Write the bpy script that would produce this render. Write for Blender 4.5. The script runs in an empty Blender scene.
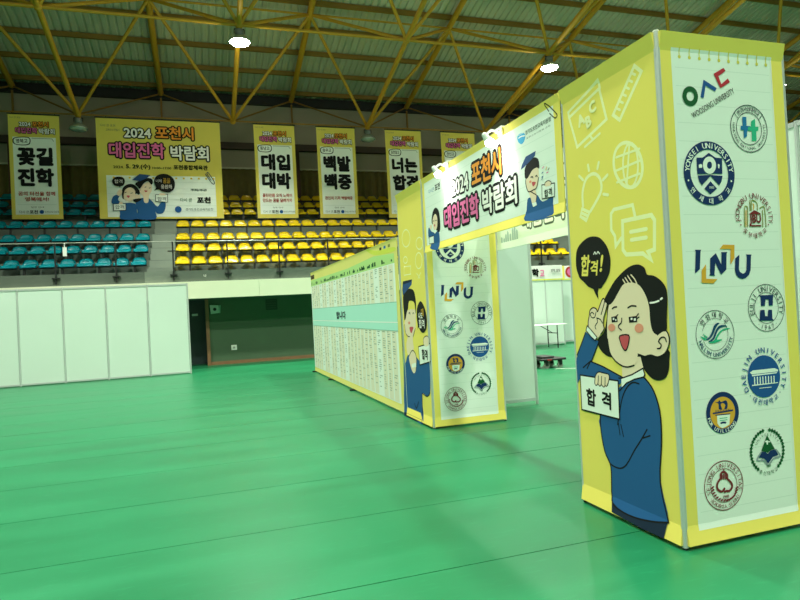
import bpy, bmesh, math, random
from mathutils import Vector, Matrix
from mathutils.geometry import tessellate_polygon
R = math.radians
random.seed(7)
scn = bpy.context.scene
COL = scn.collection

# ------------------------------------------------------------------ camera
F_PX, YAW, PITCH, ROLL, EYE = 607.15, 0.3139, 0.0125, -0.0524, 1.474
cam_d = bpy.data.cameras.new('camera')
cam = bpy.data.objects.new('camera', cam_d)
COL.objects.link(cam)
fwd = Vector((math.sin(YAW) * math.cos(PITCH), math.cos(YAW) * math.cos(PITCH), math.sin(PITCH)))
rgt0 = Vector((math.cos(YAW), -math.sin(YAW), 0))
up0 = rgt0.cross(fwd)
rgt = rgt0 * math.cos(ROLL) + up0 * math.sin(ROLL)
upv = -rgt0 * math.sin(ROLL) + up0 * math.cos(ROLL)
mw = Matrix(((rgt.x, upv.x, -fwd.x, 0), (rgt.y, upv.y, -fwd.y, 0), (rgt.z, upv.z, -fwd.z, EYE), (0, 0, 0, 1)))
cam.matrix_world = mw
cam_d.sensor_width = 36
cam_d.lens = F_PX / 800 * 36
cam_d.clip_end = 300
scn.camera = cam

# ------------------------------------------------------------------ world, exposure
w = bpy.data.worlds.new('hall_air')
scn.world = w
w.use_nodes = True
w.node_tree.nodes['Background'].inputs[0].default_value = (0.75, 1.0, 0.78, 1)
w.node_tree.nodes['Background'].inputs[1].default_value = 0.03
scn.view_settings.view_transform = 'Standard'
scn.view_settings.look = 'None'
scn.view_settings.gamma = 1
scn.view_settings.use_curve_mapping = False
scn.view_settings.exposure = 0.54
LAMP_W = 400.0                      # watts, beam held by the reflector
BEAM = math.radians(128)

LAMP_COL = (0.90, 1.0, 0.82)         # greenish metal-halide light

# ------------------------------------------------------------------ measures of the place (metres)
XG, YA, YB, YC, YD, YE = 2.556, 2.838, 3.827, 6.826, 7.807, 14.908   # gate line and its posts
TW = 0.978                                                             # tower depth
Y_BAN, Y_WALL = 24.33, 27.0
X0, S_X, S_Y, SLOPE = -3.985, 5.425, 5.36, 0.2425                     # roof frame module
B1Y, B1Z, T0Z = 24.33, 9.075, 10.93

# ------------------------------------------------------------------ materials
MATS = {}
def mat(name, rgb, rough=0.6, metal=0.0, var=0.06, scale=6.0, emit=0.0, bump=0.0, spec=0.5):
    if name in MATS: return MATS[name]
    m = bpy.data.materials.new(name); m.use_nodes = True
    nt = m.node_tree; b = nt.nodes['Principled BSDF']
    tc = nt.nodes.new('ShaderNodeTexCoord'); nz = nt.nodes.new('ShaderNodeTexNoise')
    nz.inputs['Scale'].default_value = scale; nz.inputs['Detail'].default_value = 3
    nt.links.new(tc.outputs['Object'], nz.inputs['Vector'])
    mx = nt.nodes.new('ShaderNodeMix'); mx.data_type = 'RGBA'
    mx.inputs['A'].default_value = tuple(c * (1 - var) for c in rgb) + (1,)
    mx.inputs['B'].default_value = tuple(min(1, c * (1 + var)) for c in rgb) + (1,)
    nt.links.new(nz.outputs['Fac'], mx.inputs['Factor'])
    nt.links.new(mx.outputs['Result'], b.inputs['Base Color'])
    b.inputs['Roughness'].default_value = rough; b.inputs['Metallic'].default_value = metal
    b.inputs['Specular IOR Level'].default_value = spec
    if emit:
        nt.links.new(mx.outputs['Result'], b.inputs['Emission Color']); b.inputs['Emission Strength'].default_value = emit
    if bump:
        bp = nt.nodes.new('ShaderNodeBump'); bp.inputs['Strength'].default_value = bump
        nt.links.new(nz.outputs['Fac'], bp.inputs['Height']); nt.links.new(bp.outputs['Normal'], b.inputs['Normal'])
    MATS[name] = m
    return m
def hexc(h):
    v = [int(h[i:i + 2], 16) / 255 for i in (0, 2, 4)]
    return tuple(c / 12.92 if c < .04045 else ((c + .055) / 1.055) ** 2.4 for c in v)
# printing inks
INK = dict(yellow='f1dd6a', doodle='f6f4bc', black='141414', hair='121212', ink='0c0d10', white='f6f4ee', card='eef4ec', paper='e9f2ea',
           skin='f0d9bd', jacket='235a92', navy='14263c', cap='2c4f86', blush='e9967e', mouth='c9525a', pink='e76fa8', orange='f39a35',
           gold='e0b13a', emblue='1d5496', emgreen='12582f', emred='bb2f3d', emnavy='123063', emgold='e2a637', emteal='1f74ad', emmint='2fb48c',
           emred2='7c2a2a', olive='8a8f4a', emteal2='134c6e', emgrey='93a0a6', emmaroon='7b2b2f', emdark='2f3f46', embsky='3aa6dd',
           hall='c9ddd0', line='d6e2d9', redtxt='b5382f', cyan='b5e8dc', beige='e8e2cc', celltxt='8f9c8e', tgreen='b9dd8e', tblue='7fb3a5', brown='4a3c20',
           yellow2='e8c93c', greytxt='5a6560', lime='d9dd55', tower='aabec0', bandy='d8cc58', clip='555b60')
def ink(n): return mat('print_' + n, hexc(INK[n]), rough=0.75, var=0.02, scale=3.0, spec=0.25)

# ------------------------------------------------------------------ mesh builder
class MB:
    def __init__(self): self.v = []; self.f = []; self.m = []; self.mats = []; self.sm = []
    def mi(self, mt):
        if mt not in self.mats: self.mats.append(mt)
        return self.mats.index(mt)
    def add(self, vs, fs, mt, smooth=False):
        b = len(self.v); i = self.mi(mt)
        self.v += [tuple(x) for x in vs]
        for f in fs: self.f.append(tuple(b + k for k in f)); self.m.append(i); self.sm.append(smooth)
    def box(self, x0, x1, y0, y1, z0, z1, mt, bev=0.0):
        if bev <= 0:
            vs = [(x, y, z) for x in (x0, x1) for y in (y0, y1) for z in (z0, z1)]
            self.add(vs, [(0, 1, 3, 2), (4, 6, 7, 5), (0, 4, 5, 1), (2, 3, 7, 6), (0, 2, 6, 4), (1, 5, 7, 3)], mt)
        else:
            bm = bmesh.new(); bmesh.ops.create_cube(bm, size=1)
            for v in bm.verts: v.co = Vector(((x0 + x1) / 2 + v.co.x * (x1 - x0), (y0 + y1) / 2 + v.co.y * (y1 - y0), (z0 + z1) / 2 + v.co.z * (z1 - z0)))
            bmesh.ops.bevel(bm, geom=bm.edges[:], offset=bev, segments=1, affect='EDGES')
            self.addbm(bm, mt)
    def addbm(self, bm, mt, smooth=False):
        bm.verts.index_update()
        self.add([v.co[:] for v in bm.verts], [[v.index for v in f.verts] for f in bm.faces], mt, smooth); bm.free()
    def tube(self, a, b, r, mt, n=8, r2=None, smooth=True, rot=0.0):
        a, b = Vector(a), Vector(b); d = (b - a).normalized(); r2 = r if r2 is None else r2
        t = Vector((0, 0, 1)) if abs(d.z) < .9 else Vector((1, 0, 0))
        p = d.cross(t).normalized(); q = d.cross(p)
        vs = []
        for c, rr in ((a, r), (b, r2)):
            for k in range(n):
                an = 2 * math.pi * k / n + rot; vs.append(c + p * math.cos(an) * rr + q * math.sin(an) * rr)
        fs = [(k, (k + 1) % n, n + (k + 1) % n, n + k) for k in range(n)]
        self.add(vs, fs, mt, smooth)
        self.add(vs, [tuple(range(n))[::-1], tuple(range(n, 2 * n))], mt, False)
    def lathe(self, c, prof, mt, n=16, smooth=True):       # prof: (r, z) along +Z
        vs = []; k = len(prof)
        for r, z in prof:
            for j in range(n):
                a = 2 * math.pi * j / n; vs.append((c[0] + r * math.cos(a), c[1] + r * math.sin(a), c[2] + z))
        fs = [(i * n + j, i * n + (j + 1) % n, (i + 1) * n + (j + 1) % n, (i + 1) * n + j) for i in range(k - 1) for j in range(n)]
        self.add(vs, fs, mt, smooth)
    def path(self, pts, r, mt, n=6):
        for a, b in zip(pts[:-1], pts[1:]): self.tube(a, b, r, mt, n)
    def mesh(self, name):
        me = bpy.data.meshes.new(name); me.from_pydata(self.v, [], self.f)
        for mt in self.mats: me.materials.append(mt)
        me.polygons.foreach_set('material_index', self.m); me.polygons.foreach_set('use_smooth', self.sm); me.update()
        return me
    def build(self, name, parent=None, loc=None):
        o = bpy.data.objects.new(name, self.mesh(name)); COL.objects.link(o)
        if parent: attach(o, parent)
        return o
BASE = {}
def origin(p): return Vector(BASE.get(p.name, (0, 0, 0)))
def attach(o, p):                      # the mesh was written in world coordinates
    o.parent = p; o.matrix_parent_inverse = Matrix.Translation(-origin(p))
def tag(o, label=None, cat=None, group=None, kind=None):
    if label: o['label'] = label
    if cat: o['category'] = cat
    if group: o['group'] = group
    if kind: o['kind'] = kind
    return o
def thing(name, label, cat, loc=(0, 0, 0), group=None, kind=None):
    e = bpy.data.objects.new(name, None); e.empty_display_size = .2; COL.objects.link(e); e.location = loc; BASE[e.name] = loc
    return tag(e, label, cat, group, kind)
def link_copy(o, parent, delta=(0, 0, 0)):     # same mesh, moved by delta
    c = o.copy(); COL.objects.link(c); c.location = Vector(delta)
    c.parent = parent; c.matrix_parent_inverse = Matrix.Translation(-origin(parent)); BASE[c.name] = delta
    return c

# ------------------------------------------------------------------ flat print on a plane
GLY = {}
FONT_C = bpy.data.curves.new('lettering', 'FONT'); FONT_C.dimensions = '2D'; FONT_C.fill_mode = 'FRONT'; FONT_C.resolution_u = 2
FONT_O = bpy.data.objects.new('lettering', FONT_C)
def glyph(body, off):
    k = (body, off)
    if k not in GLY:
        FONT_C.body = body; FONT_C.offset = off
        me = bpy.data.meshes.new_from_object(FONT_O)
        vs = [(v.co.x, v.co.y) for v in me.vertices]; fs = [tuple(p.vertices) for p in me.polygons]
        bpy.data.meshes.remove(me); GLY[k] = (vs, fs)
    return GLY[k]
def pairs(c): return [(c[i], c[i + 1]) for i in range(0, len(c), 2)]
def smooth(pts, closed, n=3):
    out = []; N = len(pts); rng = range(N) if closed else range(N - 1)
    for i in rng:
        g = lambda k: pts[k % N] if closed else pts[max(0, min(N - 1, k))]
        p0, p1, p2, p3 = g(i - 1), g(i), g(i + 1), g(i + 2)
        for s in range(n):
            t = s / n
            out.append(tuple(.5 * (2 * p1[a] + (p2[a] - p0[a]) * t + (2 * p0[a] - 5 * p1[a] + 4 * p2[a] - p3[a]) * t * t + (3 * p1[a] - p0[a] - 3 * p2[a] + p3[a]) * t ** 3) for a in (0, 1)))
    if not closed: out.append(pts[-1])
    return out
class Pr:
    def __init__(self, fn, eps=.0003, layer=1, hem=None): self.fn = fn; self.eps = eps; self.l = layer; self.hem = hem; self.items = []
    def raw(self, vs, fs, col): self.items.append((vs, fs, col, self.l)); 
    def up(self): self.l += 1
    def poly(self, col, pts, sm=False):
        if sm: pts = smooth(pts, True)
        tris = tessellate_polygon([[Vector((x, y, 0)) for x, y in pts]])
        self.raw(pts, [tuple(t) for t in tris], col); self.up()
    def rect(self, col, u0, v0, u1, v1): self.raw([(u0, v0), (u1, v0), (u1, v1), (u0, v1)], [(0, 1, 2, 3)], col); self.up()
    def stroke(self, col, w, pts, sm=True):
        if sm and len(pts) > 2:
            cl = math.dist(pts[0], pts[-1]) < 1e-4
            pts = smooth(pts[:-1], True) + [pts[0]] if cl else smooth(pts, False)
        pts = [q for i, q in enumerate(pts) if i == 0 or math.dist(q, pts[i - 1]) > 1e-5]
        cl = len(pts) > 3 and math.dist(pts[0], pts[-1]) < 1e-4
        if cl: pts = pts[:-1]
        n = len(pts); h = w / 2; vs = []; fs = []
        def nrm(a, b): L = math.dist(a, b); return (-(b[1] - a[1]) / L, (b[0] - a[0]) / L)
        for i, q in enumerate(pts):
            n1 = nrm(pts[i - 1], q) if (i > 0 or cl) else None; n2 = nrm(q, pts[(i + 1) % n]) if (i < n - 1 or cl) else None
            n1 = n1 or n2; n2 = n2 or n1; m = (n1[0] + n2[0], n1[1] + n2[1]); L = math.hypot(*m)
            m = (m[0] / L, m[1] / L) if L > .2 else n1; k = h / max(.45, m[0] * n1[0] + m[1] * n1[1])
            vs += [(q[0] + m[0] * k, q[1] + m[1] * k), (q[0] - m[0] * k, q[1] - m[1] * k)]
        for i in range(n if cl else n - 1): j = (i + 1) % n; fs.append((2 * i, 2 * i + 1, 2 * j + 1, 2 * j))
        if not cl:
            for q, o, i in ((pts[0], pts[1], 0), (pts[-1], pts[-2], n - 1)):
                L = math.dist(q, o); d = ((q[0] - o[0]) / L, (q[1] - o[1]) / L); k = len(vs); e = (-d[1], d[0])
                vs += [(q[0] + h * (d[0] * math.sin(t) + e[0] * math.cos(t)), q[1] + h * (d[1] * math.sin(t) + e[1] * math.cos(t))) for t in (R(0), R(36), R(72), R(108), R(144), R(180))]; fs.append(tuple(range(k, k + 6)))
        self.raw(vs, fs, col); self.up()
    def disc(self, col, c, r, n=40): self.raw([(c[0] + r * math.cos(2 * math.pi * k / n), c[1] + r * math.sin(2 * math.pi * k / n)) for k in range(n)], [tuple(range(n))], col); self.up()
    def ring(self, col, c, r0, r1, n=48, a0=0, a1=360):
        vs = []; m = n + 1
        for r in (r0, r1): vs += [(c[0] + r * math.cos(R(a0 + (a1 - a0) * k / n)), c[1] + r * math.sin(R(a0 + (a1 - a0) * k / n))) for k in range(m)]
        self.raw(vs, [(k, m + k, m + k + 1, k + 1) for k in range(n)], col); self.up()
    def place(self, body, off, col, M, nd=8):
        vs, fs = glyph(body, 0.0)
        for k in range(nd if off > 0 else 1):
            dx, dy = off * math.cos(2 * math.pi * k / nd), off * math.sin(2 * math.pi * k / nd)
            self.raw([M(x + dx, y + dy) for x, y in vs], fs, col); self.up()
    def text(self, col, body, c, h=None, width=None, off=.03, ang=0.0, outline=None, o2=.09, shear=0.0):
        """centre c, height h of the word, optional total width; heavier weights are the glyph laid down several times with a small shift"""
        vs, _ = glyph(body, 0.0)
        x0, x1 = min(p[0] for p in vs) - off, max(p[0] for p in vs) + off; y0, y1 = min(p[1] for p in vs) - off, max(p[1] for p in vs) + off
        sy = h / (y1 - y0); sx = (width / (x1 - x0)) if width else sy; cx, cy = (x0 + x1) / 2, (y0 + y1) / 2; ca, sa = math.cos(R(ang)), math.sin(R(ang))
        def M(x, y):
            x = (x - cx) * sx; y = (y - cy) * sy; x += shear * y
            return (c[0] + x * ca - y * sa, c[1] + x * sa + y * ca)
        if outline: self.place(body, o2, outline, M, 12); self.place(body, o2 * .6, outline, M, 8)
        self.place(body, off if off > .014 else 0, col, M)
        if off > .035: self.place(body, off * .5, col, M, 4)
    def ringtext(self, col, body, c, r, h, a0, a1, off=.02, inward=False):
        """letters standing on a circle from angle a0 to a1 (degrees)"""
        n = len(body)
        for sh in ((-.018, .018) if off > .005 else (0,)):
            for i, ch in enumerate(body):
                if ch == ' ': continue
                an = R(a0 + (a1 - a0) * i / max(1, n - 1)); vs, fs = glyph(ch, 0.0)
                x0, x1 = min(p[0] for p in vs), max(p[0] for p in vs); hang = ord(ch) > 255
                s = h / (.92 if hang else .72); cy = .38 if hang else .36; cx = (x0 + x1) / 2
                rot = an - math.pi / 2 if not inward else an + math.pi / 2; ca, sa = math.cos(rot), math.sin(rot); px, py = c[0] + r * math.cos(an), c[1] + r * math.sin(an)
                self.raw([(px + (x + sh - cx) * s * ca - (y - cy) * s * sa, py + (x + sh - cx) * s * sa + (y - cy) * s * ca) for x, y in vs], fs, col)
            self.up()
    def data(self, items):
        for k, col, wd, c in items:
            pts = pairs(c)
            if k == 'p': self.poly(col, pts)
            elif k == 'c': self.poly(col, pts, True)
            elif k == 's': self.stroke(col, wd, pts)
            else: self.stroke(col, wd, pts, False)
    def build(self, name, parent=None, label=None):
        mb = MB()
        for vs, fs, col, l in self.items:
            off = l * self.eps
            if self.hem and min(p[1] for p in vs) < self.hem[0] or self.hem and max(p[1] for p in vs) > self.hem[1]:
                bm = bmesh.new(); bv = [bm.verts.new((p[0], p[1], 0)) for p in vs]
                for f in fs:
                    try: bm.faces.new([bv[i] for i in f])
                    except ValueError: pass
                for h in self.hem[:2]:
                    bmesh.ops.bisect_plane(bm, geom=bm.verts[:] + bm.edges[:] + bm.faces[:], plane_co=(0, h, 0), plane_no=(0, 1, 0))
                bm.verts.index_update(); vs = [(v.co.x, v.co.y) for v in bm.verts]; fs = [[v.index for v in f.verts] for f in bm.faces]; bm.free()
            out = []
            for f in fs:
                a = sum(vs[f[i]][0] * vs[f[(i + 1) % len(f)]][1] - vs[f[(i + 1) % len(f)]][0] * vs[f[i]][1] for i in range(len(f)))
                out.append(tuple(f) if a > 0 else tuple(f)[::-1])
            mb.add([self.fn(u, v, off + hemoff(self.hem, v)) for u, v in vs], out, ink(col))
        o = mb.build(name, parent)
        if label: o['label'] = label
        return o
def hemoff(hem, v):
    if not hem: return 0.0
    vb, vt, bot, top, db, dt = hem
    if v < vb: return db * min(1, (vb - v) / (vb - bot))
    if v > vt: return dt * min(1, (v - vt) / (top - vt))
    return 0.0
def cloth(fn, u0, u1, v0, v1, hem, mt, name, parent, thick=.006, label=None, back=None):
    """fabric face with a turned hem above and below, a few mm thick"""
    vs = sorted(set([v0, v1] + ([hem[0], hem[1]] if hem else [])))
    mb = MB(); V = []
    for v in vs:
        V += [fn(u0, v, hemoff(hem, v)), fn(u1, v, hemoff(hem, v))]
    n = len(V)
    for v in vs:
        V += [fn(u0, v, -thick), fn(u1, v, -thick)]
    fs = []
    for i in range(len(vs) - 1):
        a = 2 * i; fs += [(a, a + 1, a + 3, a + 2), (n + a, n + a + 2, n + a + 3, n + a + 1), (a, a + 2, n + a + 2, n + a), (a + 1, n + a + 1, n + a + 3, a + 3)]
    fs += [(0, n, n + 1, 1), (n - 2, n - 1, 2 * n - 1, 2 * n - 2)]
    mb.add(V, fs, mt)
    o = mb.build(name, parent)
    if label: o['label'] = label
    return o

# ------------------------------------------------------------------ outlines of the printed artwork, metres on each panel
GIRL=[('l','doodle',0.0211,(0.096,2.77,0.45,2.853,0.509,2.63,0.174,2.538,0.096,2.77)),
('l','doodle',0.0211,(0.096,2.77,0.09,2.81,0.448,2.909,0.458,2.85)),
('l','doodle',0.0173,(0.261,2.515,0.432,2.559)),
('l','doodle',0.0173,(0.323,2.58,0.349,2.548)),
('l','doodle',0.023,(0.797,2.866,0.855,2.808,0.637,2.585,0.576,2.637,0.797,2.866)),
('l','doodle',0.0154,(0.766,2.835,0.801,2.81)),
('l','doodle',0.0154,(0.736,2.803,0.771,2.778)),
('l','doodle',0.0154,(0.705,2.771,0.74,2.746)),
('l','doodle',0.0154,(0.673,2.738,0.709,2.713)),
('l','doodle',0.0154,(0.641,2.705,0.678,2.68)),
('l','doodle',0.0154,(0.609,2.671,0.646,2.646)),
('s','doodle',0.023,(0.817,2.256,0.81,2.206,0.785,2.167,0.746,2.145,0.697,2.145,0.646,2.166,0.601,2.207,0.568,2.261,0.555,2.319,0.563,2.373,0.591,2.413,0.634,2.432,0.684,2.429,0.734,2.405,0.776,2.364,0.805,2.311,0.817,2.256)),
('s','doodle',0.0154,(0.78,2.265,0.766,2.201,0.737,2.158,0.702,2.147,0.669,2.172,0.648,2.228,0.644,2.298,0.659,2.364,0.689,2.406,0.725,2.415,0.757,2.388,0.777,2.333,0.78,2.265)),
('l','doodle',0.0154,(0.716,2.421,0.665,2.151)),
('l','doodle',0.0154,(0.564,2.277,0.811,2.288)),
('l','doodle',0.0154,(0.584,2.361,0.801,2.359)),
('l','doodle',0.0154,(0.577,2.202,0.789,2.21)),
('s','doodle',0.023,(0.203,2.115,0.206,2.21,0.257,2.296,0.344,2.311,0.407,2.263,0.414,2.186,0.354,2.122,0.284,2.066)),
('p','doodle',0,(0.185,2.112,0.29,2.065,0.232,1.996,0.154,2.043)),
('l','yellow',0.006,(0.193,2.081,0.255,2.053)),
('l','yellow',0.006,(0.179,2.057,0.235,2.031)),
('l','doodle',0.0211,(0.286,2.384,0.293,2.344)),
('l','doodle',0.0211,(0.404,2.373,0.387,2.335)),
('l','doodle',0.0211,(0.487,2.27,0.438,2.248)),
('l','doodle',0.0211,(0.481,2.14,0.435,2.154)),
('l','doodle',0.0211,(0.179,2.331,0.22,2.295)),
('l','doodle',0.023,(0.727,1.961,0.711,2.033,0.53,2.036,0.5,2.013,0.493,1.908,0.527,1.863,0.529,1.798,0.588,1.844)),
('l','doodle',0.0269,(0.609,1.948,0.869,1.945,0.894,1.912,0.879,1.739,0.823,1.73,0.847,1.679,0.779,1.725,0.626,1.734,0.598,1.766,0.609,1.948)),
('l','doodle',0.025,(0.678,1.87,0.82,1.869)),
('l','doodle',0.025,(0.681,1.82,0.816,1.818)),
('c','black',0,(0.319,1.888,0.375,1.87,0.428,1.824,0.458,1.772,0.47,1.709,0.456,1.64,0.421,1.59,0.375,1.552,0.33,1.533,0.146,1.597,0.102,1.647,0.083,1.706,0.092,1.791,0.12,1.836,0.18,1.871,0.251,1.891)),
('p','black',0,(0.146,1.599,0.246,1.591,0.36,1.548,0.327,1.534,0.316,1.505,0.32,1.458,0.29,1.497,0.271,1.53,0.212,1.551)),
('s','white',0.008,(0.296,1.769,0.309,1.783,0.319,1.768)),
('s','white',0.008,(0.33,1.769,0.344,1.782,0.36,1.766)),
('c','hair',0,(0.424,1.432,0.398,1.333,0.36,1.238,0.28,1.179,0.306,1.121,0.363,1.084,0.427,1.072,0.499,1.085,0.526,1.397)),
('c','hair',0,(0.677,1.108,0.799,1.121,0.947,1.147,0.95,1.089,0.941,1.03,0.913,0.983,0.854,0.96,0.795,0.968,0.738,1.011,0.702,1.058)),
('p','skin',0,(0.526,1.029,0.524,0.948,0.621,0.978,0.727,1.025,0.707,1.093,0.558,1.084)),
('p','jacket',0,(0.15,1.237,0.298,1.17,0.201,1.028,0.326,1.004,0.542,0.944,0.497,0.9,0.07,0.912,0.02,0.857,0.007,0.954,0.027,1.042,0.1,1.154)),
('l','ink',0.01,(0.298,1.17,0.201,1.028,0.326,1.004,0.542,0.944)),
('l','ink',0.01,(0.149,1.224,0.1,1.154,0.036,1.065)),
('l','ink',0.01,(0.101,0.979,0.194,1.032)),
('l','ink',0.01,(0.194,1.032,0.147,0.976)),
('c','jacket',0,(0.509,0.898,0.623,0.951,0.721,0.975,0.788,0.918,0.83,0.842,0.852,0.737,0.846,0.576,0.823,0.347,0.869,0.124,0.74,0.089,0.576,0.065,0.437,0.069,0.351,0.112,0.355,0.297,0.344,0.355,0.296,0.426,0.268,0.554,0.269,0.667)),
('p','navy',0,(0.35,0.103,0.437,0.069,0.576,0.065,0.74,0.089,0.864,0.123,0.841,0.023,0.655,0.019,0.457,0.028,0.357,0.033)),
('s','ink',0.011,(0.721,0.972,0.788,0.918,0.83,0.842,0.852,0.737,0.846,0.576,0.817,0.346,0.869,0.124)),
('s','ink',0.011,(0.269,0.667,0.268,0.554,0.296,0.426,0.344,0.355,0.355,0.297,0.351,0.107,0.437,0.069,0.576,0.065,0.74,0.089,0.869,0.124)),
('s','ink',0.01,(0.729,0.648,0.675,0.579,0.598,0.489,0.517,0.385,0.448,0.344,0.363,0.347,0.327,0.376)),
('s','ink',0.009,(0.689,0.588,0.752,0.614)),
('s','ink',0.01,(0.679,0.923,0.621,0.925,0.56,0.884,0.51,0.81,0.47,0.697,0.449,0.631)),
('l','ink',0.008,(0.459,0.641,0.468,0.568)),
('l','ink',0.008,(0.483,0.637,0.503,0.562)),
('p','card',0,(0.513,0.936,0.62,0.975,0.724,1.023,0.735,0.985,0.727,0.97,0.642,0.948,0.56,0.914,0.512,0.885)),
('l','ink',0.009,(0.488,0.941,0.516,0.942,0.62,0.975,0.724,1.023,0.737,0.985,0.727,0.97,0.642,0.948,0.56,0.914,0.489,0.858)),
('c','skin',0,(0.431,1.423,0.481,1.447,0.536,1.503,0.599,1.552,0.714,1.545,0.78,1.485,0.812,1.405,0.815,1.321,0.831,1.258,0.866,1.233,0.902,1.253,0.94,1.259,0.961,1.219,0.952,1.17,0.916,1.124,0.857,1.101,0.798,1.109,0.745,1.102,0.688,1.109,0.674,1.064,0.639,1.033,0.582,1.02,0.524,1.025,0.456,1.056,0.411,1.107,0.395,1.186,0.401,1.293)),
('s','ink',0.01,(0.396,1.192,0.411,1.107,0.456,1.056,0.524,1.025,0.582,1.02,0.643,1.035)),
('s','ink',0.009,(0.688,1.109,0.727,1.093,0.798,1.109,0.857,1.101,0.916,1.124,0.952,1.17,0.961,1.219,0.94,1.259,0.902,1.253,0.866,1.233)),
('c','hair',0,(0.383,1.453,0.435,1.511,0.502,1.574,0.586,1.626,0.665,1.658,0.738,1.662,0.79,1.636,0.807,1.596,0.863,1.585,0.918,1.555,0.955,1.513,0.964,1.46,0.958,1.391,0.95,1.321,0.942,1.26,0.902,1.253,0.866,1.233,0.827,1.256,0.812,1.321,0.809,1.405,0.777,1.485,0.714,1.545,0.599,1.552,0.536,1.501,0.48,1.444,0.435,1.42,0.398,1.431)),
('s','skin',0.009,(0.585,1.578,0.62,1.535)),
('s','skin',0.009,(0.608,1.589,0.651,1.536)),
('s','skin',0.009,(0.633,1.599,0.681,1.54)),
('s','skin',0.009,(0.664,1.603,0.695,1.575,0.714,1.543)),
('s','white',0.011,(0.821,1.424,0.858,1.426,0.895,1.434)),
('s','white',0.012,(0.911,1.443,0.923,1.449)),
('s','ink',0.01,(0.464,1.394,0.483,1.403,0.509,1.405)),
('s','ink',0.01,(0.618,1.397,0.653,1.409,0.695,1.406)),
('p','ink',0,(0.448,1.339,0.506,1.347,0.511,1.308,0.451,1.302)),
('p','ink',0,(0.62,1.339,0.699,1.346,0.696,1.307,0.623,1.302)),
('p','white',0,(0.464,1.333,0.479,1.334,0.478,1.321,0.463,1.319)),
('p','white',0,(0.488,1.325,0.5,1.326,0.499,1.314,0.487,1.313)),
('p','white',0,(0.639,1.333,0.656,1.335,0.655,1.321,0.638,1.32)),
('p','white',0,(0.668,1.33,0.687,1.333,0.686,1.316,0.667,1.314)),
('s','ink',0.007,(0.498,1.343,0.519,1.355)),
('s','ink',0.008,(0.689,1.339,0.713,1.359)),
('s','ink',0.008,(0.696,1.329,0.717,1.339)),
('s','ink',0.009,(0.554,1.331,0.546,1.303,0.517,1.283,0.521,1.268,0.544,1.255)),
('c','blush',0,(0.483,1.27,0.475,1.255,0.456,1.246,0.433,1.245,0.415,1.254,0.409,1.269,0.418,1.284,0.437,1.293,0.46,1.293,0.478,1.284)),
('c','blush',0,(0.75,1.27,0.741,1.253,0.721,1.243,0.696,1.242,0.677,1.252,0.671,1.269,0.68,1.286,0.701,1.297,0.726,1.297,0.744,1.286)),
('c','mouth',0,(0.523,1.216,0.57,1.22,0.612,1.224,0.606,1.174,0.588,1.138,0.568,1.125,0.547,1.14,0.53,1.171)),
('s','ink',0.009,(0.523,1.216,0.612,1.224,0.606,1.174,0.588,1.138,0.568,1.125,0.547,1.14,0.53,1.171,0.523,1.216)),
('s','ink',0.009,(0.938,1.196,0.927,1.218,0.898,1.217,0.874,1.193,0.894,1.175,0.884,1.154,0.861,1.151)),
('c','skin',0,(0.371,1.462,0.388,1.456,0.398,1.433,0.411,1.436,0.412,1.419,0.389,1.37,0.37,1.333,0.362,1.292,0.364,1.259,0.328,1.224,0.281,1.191,0.234,1.219,0.197,1.256,0.194,1.305,0.21,1.347,0.222,1.385,0.26,1.404,0.295,1.394,0.307,1.379,0.338,1.425)),
('s','ink',0.009,(0.193,1.263,0.194,1.305,0.21,1.347,0.222,1.385,0.26,1.404,0.295,1.394,0.307,1.376,0.342,1.427,0.371,1.462,0.39,1.453,0.375,1.413,0.344,1.357)),
('s','ink',0.008,(0.389,1.446,0.411,1.436,0.412,1.419,0.389,1.37,0.37,1.335,0.36,1.292,0.366,1.259,0.328,1.224)),
('s','ink',0.008,(0.289,1.371,0.272,1.339,0.241,1.335,0.224,1.358,0.244,1.371,0.265,1.36)),
('s','ink',0.008,(0.294,1.333,0.333,1.322,0.352,1.299)),
('s','ink',0.008,(0.294,1.333,0.3,1.305,0.271,1.278,0.278,1.257)),
('p','card',0,(0.18,1.279,0.215,1.256,0.286,1.201,0.262,1.178,0.223,1.199,0.163,1.245)),
('l','ink',0.008,(0.18,1.279,0.215,1.256,0.286,1.201,0.262,1.178,0.223,1.199,0.163,1.245,0.18,1.279)),
('p','card',0,(0.064,0.923,0.482,0.922,0.476,0.671,0.06,0.675)),
('l','ink',0.01,(0.064,0.923,0.482,0.922,0.476,0.671,0.06,0.675,0.064,0.923)),
('c','skin',0,(0.23,0.882,0.241,0.927,0.262,0.954,0.289,0.964,0.318,0.962,0.354,0.96,0.387,0.956,0.393,0.93,0.371,0.881,0.345,0.866,0.32,0.869,0.292,0.873,0.255,0.871)),
('s','ink',0.008,(0.23,0.882,0.241,0.927,0.262,0.954,0.289,0.964,0.318,0.962,0.354,0.96,0.387,0.956,0.393,0.93,0.371,0.881)),
('s','ink',0.007,(0.23,0.882,0.243,0.867,0.267,0.884,0.276,0.936)),
('s','ink',0.007,(0.267,0.884,0.284,0.867,0.303,0.881,0.312,0.936)),
('s','ink',0.007,(0.303,0.881,0.327,0.865,0.343,0.88,0.349,0.931)),
('s','ink',0.007,(0.343,0.88,0.36,0.873,0.376,0.895))]
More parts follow.
